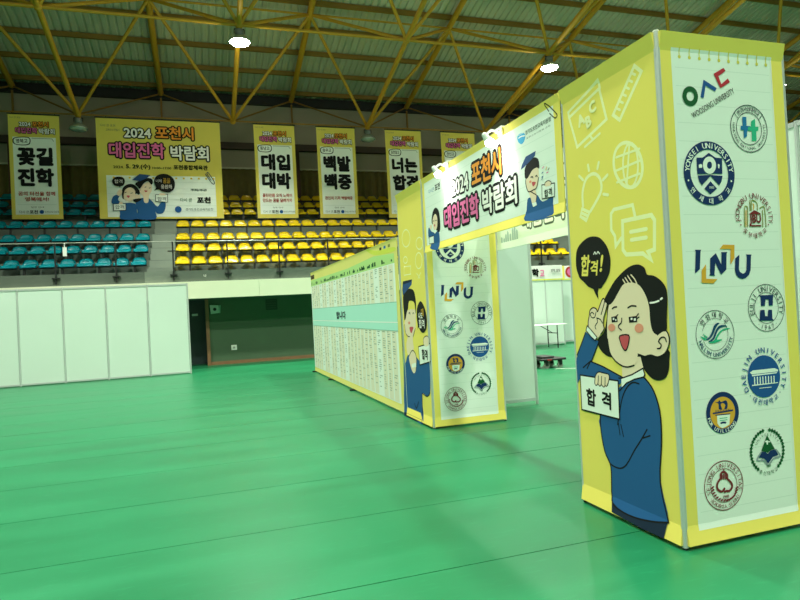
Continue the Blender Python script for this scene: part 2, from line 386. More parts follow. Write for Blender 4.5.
BOY=[('s','doodle',0.014,(0.482,2.352,0.442,2.292,0.356,2.261,0.256,2.272,0.18,2.322,0.159,2.393,0.202,2.455,0.291,2.484,0.39,2.471,0.463,2.42,0.482,2.352)),
('s','doodle',0.014,(0.936,2.235,0.907,2.196,0.845,2.176,0.771,2.184,0.715,2.217,0.698,2.263,0.728,2.303,0.793,2.322,0.866,2.313,0.92,2.28,0.936,2.235)),
('s','doodle',0.014,(0.331,2.088,0.312,2.064,0.269,2.052,0.218,2.057,0.179,2.076,0.167,2.103,0.188,2.127,0.232,2.139,0.282,2.134,0.32,2.115,0.331,2.088)),
('s','doodle',0.014,(0.881,2.03,0.849,1.975,0.785,1.945,0.71,1.951,0.654,1.992,0.64,2.052,0.673,2.108,0.739,2.137,0.813,2.13,0.867,2.089,0.881,2.03)),
('l','doodle',0.012,(0.181,2.013,0.451,2.0,0.434,1.898,0.162,1.9,0.181,2.013)),
('l','doodle',0.012,(0.664,1.891,0.776,1.821)),
('l','doodle',0.012,(0.811,1.889,0.703,1.822)),
('c','jacket',0,(0.023,0.9,0.022,0.72,0.17,0.855,0.472,0.838,0.686,0.768,0.796,0.939,0.977,0.988,0.993,0.869,0.956,0.627,0.927,0.431,0.815,0.369,0.652,0.391,0.62,0.261,0.61,-0.041,-0.11,-0.073)),
('p','navy',0,(-0.089,0.053,0.624,0.054,0.61,-0.041,-0.113,-0.092)),
('c','skin',0,(0.146,1.385,0.265,1.437,0.529,1.434,0.541,1.349,0.501,1.196,0.396,1.091,0.385,1.022,0.395,0.919,0.167,0.837,0.106,0.976,0.18,1.085,0.105,1.136,0.074,1.225)),
('c','hair',0,(0.079,1.386,0.065,1.511,0.086,1.636,0.226,1.702,0.391,1.712,0.517,1.68,0.566,1.602,0.58,1.501,0.546,1.383,0.529,1.502,0.469,1.546,0.311,1.55,0.257,1.455,0.194,1.403,0.136,1.323,0.077,1.305)),
('p','cap',0,(0.106,1.823,0.478,1.827,0.446,1.76,0.339,1.723,0.075,1.637,0.058,1.709)),
('p','navy',0,(0.106,1.823,0.478,1.827,0.432,1.799,0.087,1.779)),
('s','ink',0.01,(0.3,1.384,0.324,1.402,0.342,1.381)),
('s','ink',0.01,(0.428,1.384,0.462,1.401,0.479,1.383)),
('s','ink',0.012,(0.28,1.393,0.325,1.405)),
('c','mouth',0,(0.283,1.213,0.432,1.216,0.393,1.168,0.334,1.133,0.292,1.166)),
('c','blush',0,(0.227,1.271,0.284,1.288,0.324,1.266,0.266,1.245)),
('s','ink',0.012,(0.077,1.243,0.105,1.136,0.181,1.094,0.262,1.087)),
('s','ink',0.012,(0.501,1.196,0.401,1.091)),
('c','skin',0,(0.192,0.821,0.327,0.907,0.442,0.887,0.491,0.796,0.445,0.665,0.359,0.615,0.262,0.672)),
('s','ink',0.012,(0.192,0.821,0.327,0.907,0.442,0.887,0.491,0.796,0.445,0.665)),
('p','card',0,(0.285,0.73,0.46,0.76,0.465,0.709,0.29,0.679)),
('c','black',0,(0.719,1.534,0.814,1.52,0.908,1.429,0.946,1.316,0.911,1.203,0.804,1.149,0.71,1.163,0.635,1.215,0.58,1.181,0.608,1.231,0.584,1.332,0.607,1.45)),
('p','card',0,(0.594,0.971,1.005,1.029,0.995,0.81,0.608,0.741)),
('l','ink',0.014,(0.594,0.971,1.005,1.029,0.995,0.81,0.608,0.741,0.594,0.971)),
('c','skin',0,(0.794,1.082,0.904,1.114,0.992,1.093,0.981,1.02,0.861,0.983,0.784,1.02)),
('s','ink',0.01,(0.784,1.02,0.794,1.082,0.904,1.114,0.992,1.093,0.981,1.02)),
('s','ink',0.012,(0.927,0.431,0.815,0.369,0.652,0.391)),
('s','ink',0.012,(0.639,0.389,0.619,0.178,0.611,-0.032)),
('s','ink',0.012,(0.323,0.222,0.392,0.167,0.484,0.265))]
HEADFIG_GIRL=[('c','hair',0,(0.289,2.432,0.335,2.546,0.435,2.584,0.525,2.531,0.55,2.426,0.534,2.311,0.45,2.302,0.387,2.383)),
('c','jacket',0,(0.165,2.362,0.205,2.391,0.284,2.328,0.46,2.308,0.509,2.264,0.477,2.107,0.217,2.144,0.239,2.194,0.167,2.273)),
('c','skin',0,(0.323,2.461,0.407,2.517,0.466,2.473,0.463,2.389,0.428,2.343,0.345,2.351)),
('c','mouth',0,(0.361,2.4,0.399,2.398,0.377,2.374)),
('s','ink',0.01,(0.349,2.443,0.373,2.447)),
('s','ink',0.01,(0.414,2.439,0.442,2.439)),
('c','skin',0,(0.227,2.406,0.277,2.416,0.292,2.388,0.26,2.363,0.222,2.371)),
('p','card',0,(0.188,2.279,0.334,2.278,0.331,2.192,0.186,2.2)),
('l','ink',0.008,(0.188,2.279,0.334,2.278,0.331,2.192,0.186,2.2,0.188,2.279)),
('p','card',0,(0.286,2.345,0.359,2.321,0.462,2.321,0.374,2.295))]
HEADFIG_BOY=[('c','jacket',0,(2.457,2.297,2.498,2.309,2.574,2.288,2.614,2.307,2.682,2.242,2.826,2.254,2.827,2.202,2.813,2.103,2.414,2.131,2.435,2.218)),
('c','skin',0,(2.459,2.487,2.523,2.54,2.637,2.527,2.65,2.458,2.629,2.383,2.594,2.358,2.601,2.31,2.583,2.26,2.531,2.249,2.51,2.3,2.477,2.361,2.445,2.436)),
('c','hair',0,(2.434,2.507,2.445,2.559,2.503,2.599,2.583,2.613,2.655,2.582,2.663,2.508,2.624,2.523,2.56,2.518,2.518,2.494,2.476,2.47,2.441,2.477)),
('p','cap',0,(2.625,2.655,2.609,2.62,2.441,2.573,2.376,2.561,2.4,2.597,2.468,2.649)),
('c','mouth',0,(2.542,2.424,2.597,2.414,2.585,2.395,2.554,2.388)),
('s','ink',0.01,(2.53,2.465,2.552,2.467,2.561,2.455)),
('s','ink',0.01,(2.602,2.458,2.618,2.461,2.626,2.45)),
('c','blush',0,(2.502,2.44,2.528,2.442,2.537,2.427,2.51,2.422)),
('s','ink',0.009,(2.458,2.481,2.445,2.436,2.477,2.361,2.555,2.359,2.608,2.368,2.645,2.439)),
('c','skin',0,(2.521,2.325,2.565,2.33,2.601,2.307,2.592,2.271,2.549,2.246,2.527,2.284)),
('s','ink',0.008,(2.518,2.353,2.558,2.331,2.601,2.307,2.592,2.271)),
('p','card',0,(2.526,2.257,2.591,2.256,2.598,2.23,2.541,2.224)),
('p','card',0,(2.688,2.371,2.865,2.349,2.855,2.248,2.681,2.263)),
('l','ink',0.008,(2.688,2.371,2.865,2.349,2.855,2.248,2.681,2.263,2.688,2.371)),
('c','skin',0,(2.732,2.381,2.781,2.385,2.821,2.366,2.814,2.342,2.734,2.351)),
('s','ink',0.007,(2.73,2.36,2.737,2.379,2.781,2.385,2.821,2.366,2.814,2.345)),
('s','pink',0.007,(2.708,2.497,2.731,2.505)),
('s','gold',0.007,(2.754,2.473,2.773,2.494)),
('s','ink',0.007,(2.789,2.465,2.804,2.477)),
('s','emblue',0.007,(2.697,2.46,2.717,2.466)),
('s','emblue',0.007,(2.694,2.429,2.709,2.434,2.692,2.412)),
('s','pink',0.007,(2.763,2.448,2.787,2.45)),
('c','embsky',0,(2.353,2.853,2.395,2.858,2.455,2.847,2.478,2.817,2.458,2.781,2.413,2.766,2.366,2.793,2.347,2.826)),
('s','white',0.01,(2.37,2.827,2.409,2.83,2.468,2.82))]
WOOSONG=[('s','emgreen',0.03,(0.264,2.628,0.261,2.613,0.254,2.6,0.242,2.589,0.229,2.583,0.214,2.583,0.2,2.587,0.189,2.596,0.182,2.609,0.179,2.623,0.182,2.638,0.189,2.652,0.2,2.662,0.214,2.668,0.229,2.669,0.242,2.665,0.254,2.656,0.261,2.643,0.264,2.628)),
('p','emblue',0,(0.327,2.73,0.423,2.685,0.408,2.665,0.34,2.696,0.321,2.621,0.296,2.623)),
('p','emred',0,(0.484,2.812,0.499,2.795,0.441,2.759,0.46,2.712,0.513,2.75,0.527,2.728,0.452,2.687,0.405,2.77))]
INU=[('p','emnavy',0,(0.189,1.721,0.236,1.72,0.23,1.711,0.218,1.608,0.183,1.583,0.181,1.586,0.195,1.711)),
('p','emnavy',0,(0.298,1.668,0.343,1.698,0.378,1.63,0.386,1.692,0.381,1.703,0.429,1.703,0.423,1.691,0.415,1.599,0.373,1.569,0.335,1.643,0.323,1.575,0.327,1.564,0.285,1.568,0.292,1.577)),
('p','emnavy',0,(0.487,1.663,0.521,1.686,0.511,1.599,0.517,1.581,0.54,1.569,0.56,1.577,0.569,1.594,0.578,1.676,0.57,1.685,0.616,1.684,0.611,1.674,0.601,1.59,0.586,1.561,0.557,1.542,0.533,1.539,0.507,1.546,0.487,1.565,0.48,1.594)),
('p','emgold',0,(0.373,1.722,0.4,1.747,0.487,1.744,0.481,1.666,0.452,1.63,0.448,1.634,0.456,1.72)),
('p','emgold',0,(0.264,1.635,0.259,1.549,0.344,1.544,0.311,1.519,0.224,1.526,0.23,1.599))]
HANK_H=[('p','emteal',0,(0.607,2.522,0.639,2.523,0.637,2.468,0.667,2.468,0.665,2.44,0.64,2.438,0.635,2.404,0.61,2.389,0.612,2.441,0.588,2.442,0.591,2.466,0.606,2.467)),
('p','emmint',0,(0.676,2.499,0.707,2.514,0.707,2.466,0.731,2.466,0.727,2.442,0.711,2.439,0.71,2.38,0.672,2.377,0.675,2.438,0.645,2.439,0.647,2.461,0.671,2.465))]
YONSEI_S=[('p','emnavy',0,(0.241,2.263,0.287,2.265,0.334,2.294,0.382,2.267,0.432,2.265,0.427,2.171,0.34,2.171,0.24,2.166)),
('p','emnavy',0,(0.243,2.158,0.334,2.163,0.428,2.159,0.416,2.123,0.398,2.102,0.337,2.157,0.27,2.101,0.25,2.124)),
('p','emnavy',0,(0.334,2.125,0.38,2.082,0.328,2.048,0.286,2.081)),
('s','card',0.03,(0.367,2.221,0.364,2.207,0.356,2.195,0.344,2.187,0.331,2.184,0.318,2.187,0.308,2.194,0.301,2.206,0.3,2.22,0.303,2.234,0.311,2.246,0.323,2.254,0.336,2.257,0.349,2.255,0.359,2.247,0.366,2.235,0.367,2.221)),
('p','card',0,(0.254,2.221,0.269,2.227,0.279,2.222,0.278,2.204,0.253,2.203)),
('p','card',0,(0.397,2.23,0.411,2.225,0.405,2.202,0.397,2.206))]
JBU_S=[('s','olive',0.007,(0.575,1.853,0.582,1.965,0.599,1.975,0.606,1.959,0.598,1.853)),
('s','olive',0.007,(0.635,1.952,0.64,2.008,0.664,2.01,0.683,1.992,0.683,1.955)),
('s','olive',0.007,(0.703,1.965,0.728,1.975,0.741,1.959,0.744,1.852)),
('s','olive',0.007,(0.718,1.852,0.723,1.952)),
('s','emgold',0.007,(0.585,1.853,0.593,1.952)),
('s','emgold',0.007,(0.651,1.959,0.657,1.982,0.649,1.992)),
('s','olive',0.007,(0.627,2.011,0.625,1.952)),
('p','emred2',0,(0.612,1.928,0.657,1.954,0.704,1.934,0.704,1.926)),
('p','emred2',0,(0.613,1.863,0.706,1.862,0.705,1.853,0.613,1.854))]
HALLYM_S=[('c','emteal2',0,(0.229,1.196,0.254,1.205,0.28,1.238,0.295,1.269,0.32,1.286,0.339,1.283,0.322,1.271,0.305,1.249,0.291,1.225,0.269,1.201,0.245,1.19)),
('c','emteal2',0,(0.248,1.18,0.282,1.2,0.3,1.231,0.327,1.264,0.364,1.272,0.396,1.262,0.363,1.26,0.336,1.251,0.316,1.23,0.298,1.199,0.276,1.181)),
('c','emmint',0,(0.252,1.175,0.288,1.183,0.311,1.211,0.341,1.238,0.379,1.251,0.421,1.248,0.378,1.242,0.353,1.234,0.329,1.213,0.313,1.188,0.354,1.189,0.326,1.176,0.287,1.169)),
('c','emmint',0,(0.192,1.215,0.218,1.207,0.237,1.195,0.221,1.192,0.204,1.204)),
('c','emmint',0,(0.212,1.23,0.231,1.216,0.246,1.207,0.236,1.203,0.219,1.217))]
EULJI_S=[('p','emnavy',0,(0.652,1.434,0.768,1.433,0.759,1.367,0.728,1.367,0.729,1.406,0.705,1.408,0.697,1.368,0.666,1.369,0.668,1.422)),
('p','emnavy',0,(0.657,1.344,0.692,1.344,0.694,1.306,0.714,1.304,0.721,1.343,0.752,1.342,0.75,1.288,0.764,1.275,0.649,1.28))]
DAEJIN_S=[('p','card',0,(0.547,0.974,0.571,0.985,0.743,0.985,0.771,0.974,0.77,0.963,0.561,0.962)),
('p','card',0,(0.561,0.959,0.763,0.959,0.758,0.953,0.564,0.95)),
('l','card',0.008,(0.581,0.942,0.58,0.901)),
('l','card',0.008,(0.603,0.941,0.602,0.901)),
('l','card',0.008,(0.625,0.94,0.623,0.901)),
('l','card',0.008,(0.646,0.94,0.645,0.9)),
('l','card',0.008,(0.668,0.939,0.667,0.9)),
('l','card',0.008,(0.69,0.938,0.689,0.9)),
('l','card',0.008,(0.712,0.937,0.711,0.899)),
('l','card',0.008,(0.734,0.936,0.733,0.899)),
('p','card',0,(0.558,0.899,0.764,0.898,0.764,0.893,0.557,0.892)),
('l','card',0.004,(0.613,0.874,0.708,0.873))]
GOLD_S=[('c','emnavy',0,(0.269,0.825,0.292,0.822,0.305,0.832,0.316,0.82,0.351,0.827,0.364,0.807,0.358,0.778,0.337,0.776,0.346,0.798,0.329,0.813,0.312,0.804,0.32,0.778,0.296,0.78,0.295,0.811)),
('l','emnavy',0.01,(0.254,0.759,0.398,0.763)),
('p','card',0,(0.28,0.745,0.378,0.742,0.368,0.682,0.339,0.672,0.315,0.666,0.292,0.68,0.279,0.7)),
('s','emnavy',0.012,(0.307,0.697,0.321,0.699,0.34,0.696)),
('l','emnavy',0.006,(0.27,0.747,0.376,0.744)),
('l','emmint',0.005,(0.299,0.725,0.354,0.724)),
('l','emmint',0.005,(0.3,0.712,0.353,0.712))]
GREEN_S=[('p','emgreen',0,(0.652,0.587,0.708,0.496,0.68,0.496,0.651,0.481,0.601,0.499)),
('p','emnavy',0,(0.601,0.492,0.632,0.488,0.648,0.474,0.672,0.491,0.711,0.495,0.732,0.457,0.689,0.451,0.648,0.415,0.621,0.449,0.575,0.462)),
('s','emgrey',0.01,(0.596,0.488,0.562,0.447,0.616,0.439,0.648,0.406,0.692,0.44,0.747,0.449,0.716,0.492)),
('p','card',0,(0.644,0.555,0.658,0.554,0.657,0.549,0.675,0.548,0.674,0.541,0.657,0.543,0.654,0.529,0.645,0.53,0.644,0.544,0.633,0.547,0.634,0.553))]
SEJONG_S=[('s','emmaroon',0.014,(0.304,0.294,0.316,0.297,0.34,0.295,0.36,0.312,0.36,0.334,0.341,0.356,0.329,0.369,0.329,0.392,0.306,0.411,0.283,0.402,0.279,0.376,0.264,0.363,0.251,0.343,0.253,0.317,0.276,0.3,0.292,0.302,0.303,0.313)),
('s','emmaroon',0.01,(0.303,0.371,0.305,0.396)),
('s','emmaroon',0.01,(0.289,0.372,0.291,0.394)),
('s','emmaroon',0.01,(0.317,0.369,0.317,0.39)),
('s','emmaroon',0.008,(0.306,0.418,0.307,0.425)),
('s','emmaroon',0.01,(0.222,0.335,0.21,0.329)),
('s','emmaroon',0.007,(0.208,0.329,0.224,0.335)),
('s','emmaroon',0.01,(0.222,0.318,0.212,0.313)),
('s','emmaroon',0.007,(0.209,0.313,0.225,0.318)),
('s','emmaroon',0.01,(0.226,0.3,0.219,0.297)),
('s','emmaroon',0.007,(0.214,0.296,0.231,0.301)),
('s','emmaroon',0.01,(0.234,0.284,0.229,0.283)),
('s','emmaroon',0.007,(0.224,0.281,0.24,0.286)),
('s','emmaroon',0.01,(0.246,0.269,0.244,0.27)),
('s','emmaroon',0.007,(0.237,0.267,0.253,0.272)),
('s','emmaroon',0.01,(0.26,0.257,0.261,0.259)),
('s','emmaroon',0.007,(0.252,0.256,0.269,0.261)),
('s','emmaroon',0.01,(0.277,0.248,0.281,0.252)),
('s','emmaroon',0.007,(0.271,0.248,0.287,0.253)),
('s','emmaroon',0.01,(0.295,0.243,0.302,0.248)),
('s','emmaroon',0.007,(0.29,0.243,0.307,0.248)),
('s','emmaroon',0.01,(0.314,0.241,0.323,0.248)),
('s','emmaroon',0.007,(0.31,0.242,0.326,0.247)),
('s','emmaroon',0.01,(0.332,0.243,0.343,0.251)),
('s','emmaroon',0.007,(0.329,0.245,0.346,0.25)),
('s','emmaroon',0.01,(0.348,0.25,0.361,0.258)),
('s','emmaroon',0.007,(0.346,0.251,0.363,0.256)),
('s','emmaroon',0.01,(0.363,0.259,0.376,0.267)),
('s','emmaroon',0.007,(0.361,0.261,0.378,0.266)),
('s','emmaroon',0.01,(0.375,0.272,0.388,0.28)),
('s','emmaroon',0.007,(0.373,0.273,0.39,0.279)),
('s','emmaroon',0.01,(0.383,0.287,0.396,0.294)),
('s','emmaroon',0.007,(0.381,0.288,0.398,0.293)),
('s','emmaroon',0.01,(0.387,0.304,0.399,0.31)),
('s','emmaroon',0.007,(0.384,0.304,0.401,0.31))]
BANFIG=[('c','jacket',0,(-3.009,5.882,-2.957,6.076,-2.836,6.157,-2.735,6.11,-2.785,5.98,-2.643,5.851,-2.405,5.868,-2.228,5.836,-2.158,5.723,-2.166,5.527,-2.157,5.267,-2.727,5.269,-2.74,5.528,-2.94,5.786)),
('c','jacket',0,(-2.147,5.967,-1.948,6.05,-1.767,6.051,-1.621,5.92,-1.447,5.724,-1.317,5.889,-1.164,5.889,-1.174,5.658,-1.274,5.477,-1.459,5.461,-1.532,5.526,-1.522,5.264,-2.133,5.267,-2.135,5.56,-2.2,5.788)),
('c','hair',0,(-2.635,6.046,-2.637,6.337,-2.527,6.5,-2.345,6.567,-2.198,6.52,-2.084,6.391,-2.031,6.229,-2.079,6.163,-2.152,6.211,-2.246,6.113,-2.547,6.014)),
('c','hair',0,(-2.281,5.983,-1.979,6.033,-2.044,5.935,-2.196,5.879)),
('c','skin',0,(-2.591,6.046,-2.55,6.305,-2.426,6.42,-2.292,6.422,-2.192,6.309,-2.183,6.178,-2.034,6.147,-2.054,6.033,-2.25,6.015,-2.344,5.917,-2.506,5.943)),
('c','skin',0,(-2.025,6.359,-1.896,6.557,-1.711,6.641,-1.624,6.544,-1.619,6.314,-1.717,6.149,-1.759,5.887,-1.896,5.88,-1.93,6.115,-2.017,6.212)),
('c','hair',0,(-2.181,6.57,-2.01,6.702,-1.795,6.788,-1.614,6.774,-1.565,6.643,-1.624,6.544,-1.74,6.674,-1.895,6.573,-2.024,6.392,-2.11,6.473)),
('p','cap',0,(-2.279,6.715,-2.015,6.938,-1.639,6.898,-1.765,6.788,-2.012,6.67)),
('c','skin',0,(-2.82,6.206,-2.725,6.352,-2.638,6.321,-2.659,6.175,-2.75,6.109)),
('p','card',0,(-2.769,6.012,-2.694,6.045,-2.479,5.891,-2.555,5.845)),
('c','mouth',0,(-2.489,6.127,-2.379,6.128,-2.428,6.04)),
('c','mouth',0,(-1.876,6.328,-1.756,6.313,-1.834,6.263)),
('s','ink',0.02,(-2.544,6.234,-2.493,6.257)),
('s','ink',0.02,(-2.346,6.21,-2.276,6.236)),
('s','ink',0.02,(-1.856,6.443,-1.81,6.46)),
('s','ink',0.02,(-1.706,6.412,-1.66,6.429)),
('p','card',0,(-2.945,5.818,-2.532,5.826,-2.536,5.586,-2.95,5.567)),
('l','ink',0.02,(-2.945,5.818,-2.532,5.826,-2.536,5.586,-2.95,5.567,-2.945,5.818)),
('p','card',0,(-1.495,6.167,-1.074,6.187,-1.078,5.889,-1.5,5.914)),
('l','ink',0.02,(-1.495,6.167,-1.074,6.187,-1.078,5.889,-1.5,5.914,-1.495,6.167)),
('c','skin',0,(-2.763,5.812,-2.73,5.883,-2.657,5.884,-2.63,5.813)),
('c','skin',0,(-1.367,6.158,-1.318,6.225,-1.18,6.219,-1.152,6.153)),
('c','black',0,(-2.962,6.656,-2.868,6.793,-2.705,6.828,-2.559,6.775,-2.526,6.646,-2.586,6.499,-2.682,6.466,-2.702,6.417,-2.735,6.465,-2.881,6.496)),
('c','black',0,(-1.529,6.644,-1.443,6.859,-1.24,6.952,-1.025,6.932,-0.846,6.786,-0.793,6.571,-0.849,6.371,-1.009,6.26,-1.239,6.285,-1.388,6.366,-1.543,6.321,-1.462,6.431))]

# ================================================================== SETTING
ALU = mat('aluminium', (.60, .63, .62), .4, .35, .05, 20)
WHITEP = mat('white_laminate', (.64, .74, .67), .55, 0, .03, 1.2)
CONC = mat('concrete', (.105, .130, .105), .85, 0, .18, 2.5, bump=.1)
CONC2 = mat('painted_concrete_stairs', (.19, .225, .185), .85, 0, .12, 2.5)
BEIGE = mat('beige_painted_fascia', (.80, .83, .62), .7, 0, .05, 1.5)
DGREEN = mat('dark_green_wall_paint', (.062, .115, .060), .6, 0, .12, 1.0)
BROWN = mat('brown_wood', (.22, .11, .05), .6, 0, .15, 6)
DARK = mat('dark_steel', (.02, .022, .022), .5, .3, .1, 8)
YSTEEL = mat('mustard_painted_steel', (.52, .275, .015), .55, .0, .12, 3)
YSTEEL2 = mat('brown_ochre_purlin_paint_and_brace_shade', (.27, .14, .02), .6, .0, .12, 3)  # purlin paint; on the wall-side braces this brown stands for shade
WALLP = mat('grey_beige_wall', (.36, .33, .25), .8, 0, .08, .8)

def floor_material():
    m = bpy.data.materials.new('green_sports_vinyl'); m.use_nodes = True; nt = m.node_tree; b = nt.nodes['Principled BSDF']
    tc = nt.nodes.new('ShaderNodeTexCoord'); mp = nt.nodes.new('ShaderNodeMapping'); mp.inputs['Scale'].default_value = (.5, 2.2, 1)
    nt.links.new(tc.outputs['Object'], mp.inputs['Vector'])
    n1 = nt.nodes.new('ShaderNodeTexNoise'); n1.inputs['Scale'].default_value = 1.1; n1.inputs['Detail'].default_value = 5
    n2 = nt.nodes.new('ShaderNodeTexNoise'); n2.inputs['Scale'].default_value = 14; n2.inputs['Detail'].default_value = 4
    for n in (n1, n2): nt.links.new(mp.outputs['Vector'], n.inputs['Vector'])
    r = nt.nodes.new('ShaderNodeValToRGB'); r.color_ramp.elements[0].position = .3; r.color_ramp.elements[1].position = .75
    r.color_ramp.elements[0].color = (.008, .135, .052, 1); r.color_ramp.elements[1].color = (.012, .178, .073, 1)
    nt.links.new(n1.outputs['Fac'], r.inputs['Fac'])
    mx = nt.nodes.new('ShaderNodeMix'); mx.data_type = 'RGBA'; mx.inputs['B'].default_value = (.022, .22, .098, 1)
    rr = nt.nodes.new('ShaderNodeValToRGB'); rr.color_ramp.elements[0].position = .58; rr.color_ramp.elements[1].position = .8
    rr.color_ramp.elements[1].color = (.55, .55, .55, 1)
    nt.links.new(n2.outputs['Fac'], rr.inputs['Fac']); nt.links.new(rr.outputs['Color'], mx.inputs['Factor'])
    nt.links.new(r.outputs['Color'], mx.inputs['A']); nt.links.new(mx.outputs['Result'], b.inputs['Base Color'])
    mr = nt.nodes.new('ShaderNodeMapRange'); mr.inputs['To Min'].default_value = .30; mr.inputs['To Max'].default_value = .46
    nt.links.new(n1.outputs['Fac'], mr.inputs['Value']); nt.links.new(mr.outputs['Result'], b.inputs['Roughness'])
    b.inputs['Specular IOR Level'].default_value = .28
    return m
FLOORM = floor_material(); SUBF = mat('floor_joint_dark', (.006, .05, .025), .8)
XL, XR, YN = -24.0, 40.0, -20.0
mb = MB(); mb.box(XL, XR, YN, 27.4, -.12, -.012, SUBF); floor = tag(mb.build('floor'), kind='structure')
ys = [YN, -3.3] + [-2.15 + 1.068 * i for i in range(21)] + [20.6]
for i, (a, b) in enumerate(zip(ys[:-1], ys[1:])):
    if 0 < i:
        pass
    mb = MB(); mb.box(XL, XR, a + .0035, b - .0035, -.012, random.uniform(-.0006, 0.0), FLOORM); mb.build('floor_sheet', floor)

# --- end and side walls of the hall, out of the picture
for nm, a in (('wall_left', (XL - .3, XL, YN, 27.4, 0, 18)), ('wall_right', (XR, XR + .3, YN, 27.4, 0, 18)), ('wall_front', (XL, XR, YN - .3, YN, 0, 16))):
    mb = MB(); mb.box(*a, WALLP); tag(mb.build(nm), kind='structure')
# --- back wall above the stand
mb = MB()
mb.box(XL, XR, 27.25, 27.6, 0, 11.4, WALLP)
wall = tag(mb.build('wall_back'), kind='structure')
def wallpart(n, a, m): mbb = MB(); mbb.box(*a, m); return mbb.build(n, wall)
wallpart('wall_ledge', (XL, XR, 27.05, 27.25, 7.86, 7.92), mat('pale_ledge', (.62, .60, .46), .6))
wallpart('wall_beam', (XL, XR, 27.02, 27.25, 8.72, 9.0), mat('dark_red_beam', (.060, .040, .028), .7))
wallpart('wall_beam', (XL, XR, 27.05, 27.25, 10.72, 11.1), DARK)
MAROON = mat('dark_maroon_column', (.075, .028, .02), .6)
for k in range(-2, 7):
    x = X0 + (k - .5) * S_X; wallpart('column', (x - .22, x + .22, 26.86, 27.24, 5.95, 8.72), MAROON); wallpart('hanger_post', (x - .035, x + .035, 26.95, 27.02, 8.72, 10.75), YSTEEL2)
# curtains between the columns
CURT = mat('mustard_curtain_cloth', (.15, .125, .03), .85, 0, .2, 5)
def curtain(x0, x1, label):
    mb = MB(); n = int((x1 - x0) / .075); vs = []
    for j, z in enumerate((5.97, 6.9, 7.85)):
        for i in range(n + 1):
            x = x0 + (x1 - x0) * i / n; vs.append((x, 27.08 + .055 * math.sin(i * 1.55 + .6 * math.sin(i * .37)) * (1.1 - .2 * j), z))
    for i in range(n + 1): vs.append((x0 + (x1 - x0) * i / n, 27.18, 7.85))
    for i in range(n + 1): vs.append((x0 + (x1 - x0) * i / n, 27.18, 5.97))
    m = n + 1; fs = [(r * m + i, r * m + i + 1, (r + 1) * m + i + 1, (r + 1) * m + i) for r in range(4) for i in range(n)]
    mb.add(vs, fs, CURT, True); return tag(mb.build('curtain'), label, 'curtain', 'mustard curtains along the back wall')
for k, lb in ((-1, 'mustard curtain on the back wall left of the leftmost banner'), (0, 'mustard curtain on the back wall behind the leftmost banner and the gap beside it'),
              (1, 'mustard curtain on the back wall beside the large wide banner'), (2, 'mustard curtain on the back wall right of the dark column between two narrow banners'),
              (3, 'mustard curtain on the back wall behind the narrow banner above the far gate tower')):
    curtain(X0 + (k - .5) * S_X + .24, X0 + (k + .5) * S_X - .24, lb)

# --- roof deck
DECK = mat('ribbed_metal_deck', (.54, .54, .42), .5, .0, .08, 1.5)
def zdeck(y): return 11.22 + SLOPE * (27 - y)
mb = MB(); p = .26; n = int((XR - XL) / p); vs = []
prof = []
for i in range(n):
    x = XL + i * p; prof += [(x, 0), (x + .15, 0), (x + .18, .055), (x + .235, .055)]
prof.append((XL + n * p, 0))
for y in (27.5, 0.3): vs += [(x, y, zdeck(y) + d) for x, d in prof]
m_ = len(prof); mb.add(vs, [(i, i + 1, m_ + i + 1, m_ + i) for i in range(m_ - 1)], DECK)
yr = 0.3; mb.add([(XL, yr, zdeck(yr)), (XR, yr, zdeck(yr)), (XR, YN, zdeck(yr) - SLOPE * 20.3), (XL, YN, zdeck(yr) - SLOPE * 20.3)], [(0, 1, 2, 3)], DECK)
ceil = tag(mb.build('ceiling'), kind='structure')
for y in [26.72 - 1.36 * i for i in range(17)]:
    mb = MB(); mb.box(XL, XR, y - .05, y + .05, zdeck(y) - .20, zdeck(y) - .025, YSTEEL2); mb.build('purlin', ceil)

# --- space frame under the deck
frame = thing('roof_space_frame', 'mustard painted tubular steel space frame under the ribbed roof deck', 'roof frame', (X0, B1Y, B1Z), kind='structure')
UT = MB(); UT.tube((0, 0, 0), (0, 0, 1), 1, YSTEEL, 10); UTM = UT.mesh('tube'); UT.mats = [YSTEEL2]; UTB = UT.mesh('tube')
def bar(name, a, b, r, me=None):
    a, b = Vector(a), Vector(b); o = bpy.data.objects.new(name, me or UTM); COL.objects.link(o)
    M = Matrix.Translation(a) @ (b - a).to_track_quat('Z', 'Y').to_matrix().to_4x4() @ Matrix.Diagonal((r, r, (b - a).length, 1))
    o.parent = frame; o.matrix_parent_inverse = Matrix.Translation(-origin(frame)); o.matrix_basis = M
def B(k, j): return Vector((X0 + k * S_X, B1Y - S_Y * (j - 1), B1Z + SLOPE * S_Y * (j - 1)))
def T(k, j): return Vector((X0 + (k - .5) * S_X, 27 - 5.42 * j, T0Z + .2375 * 5.42 * j))
KB, KT = range(-1, 7), range(-1, 8)
for k in KT: bar('top_chord', T(k, 0), T(k, 5), .115)
for k in KB: bar('bottom_chord', B(k, 1), B(k, 5), .085)
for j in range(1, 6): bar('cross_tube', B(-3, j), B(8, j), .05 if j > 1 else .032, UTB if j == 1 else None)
for j in (1, 2, 3): bar('cross_tube', T(-3, j), T(8, j), .04)
for j in (1, 2, 3):
    for k in KB:
        r = .06
        for q in (k, k + 1):
            bar('diagonal', B(k, j), T(q, j), r)
            bar('diagonal', B(k, j), T(q, j - 1), r if j > 1 else .032, UTB if j == 1 else None)  # wall-side braces take the brown tube, their shade put into the colour
for k in KB:
    for j in (1, 2, 3):
        mb = MB(); mb.lathe(B(k, j), [(0, -.13), (.09, -.09), (.13, 0), (.09, .09), (0, .13)], YSTEEL, 10); mb.build('node', frame)

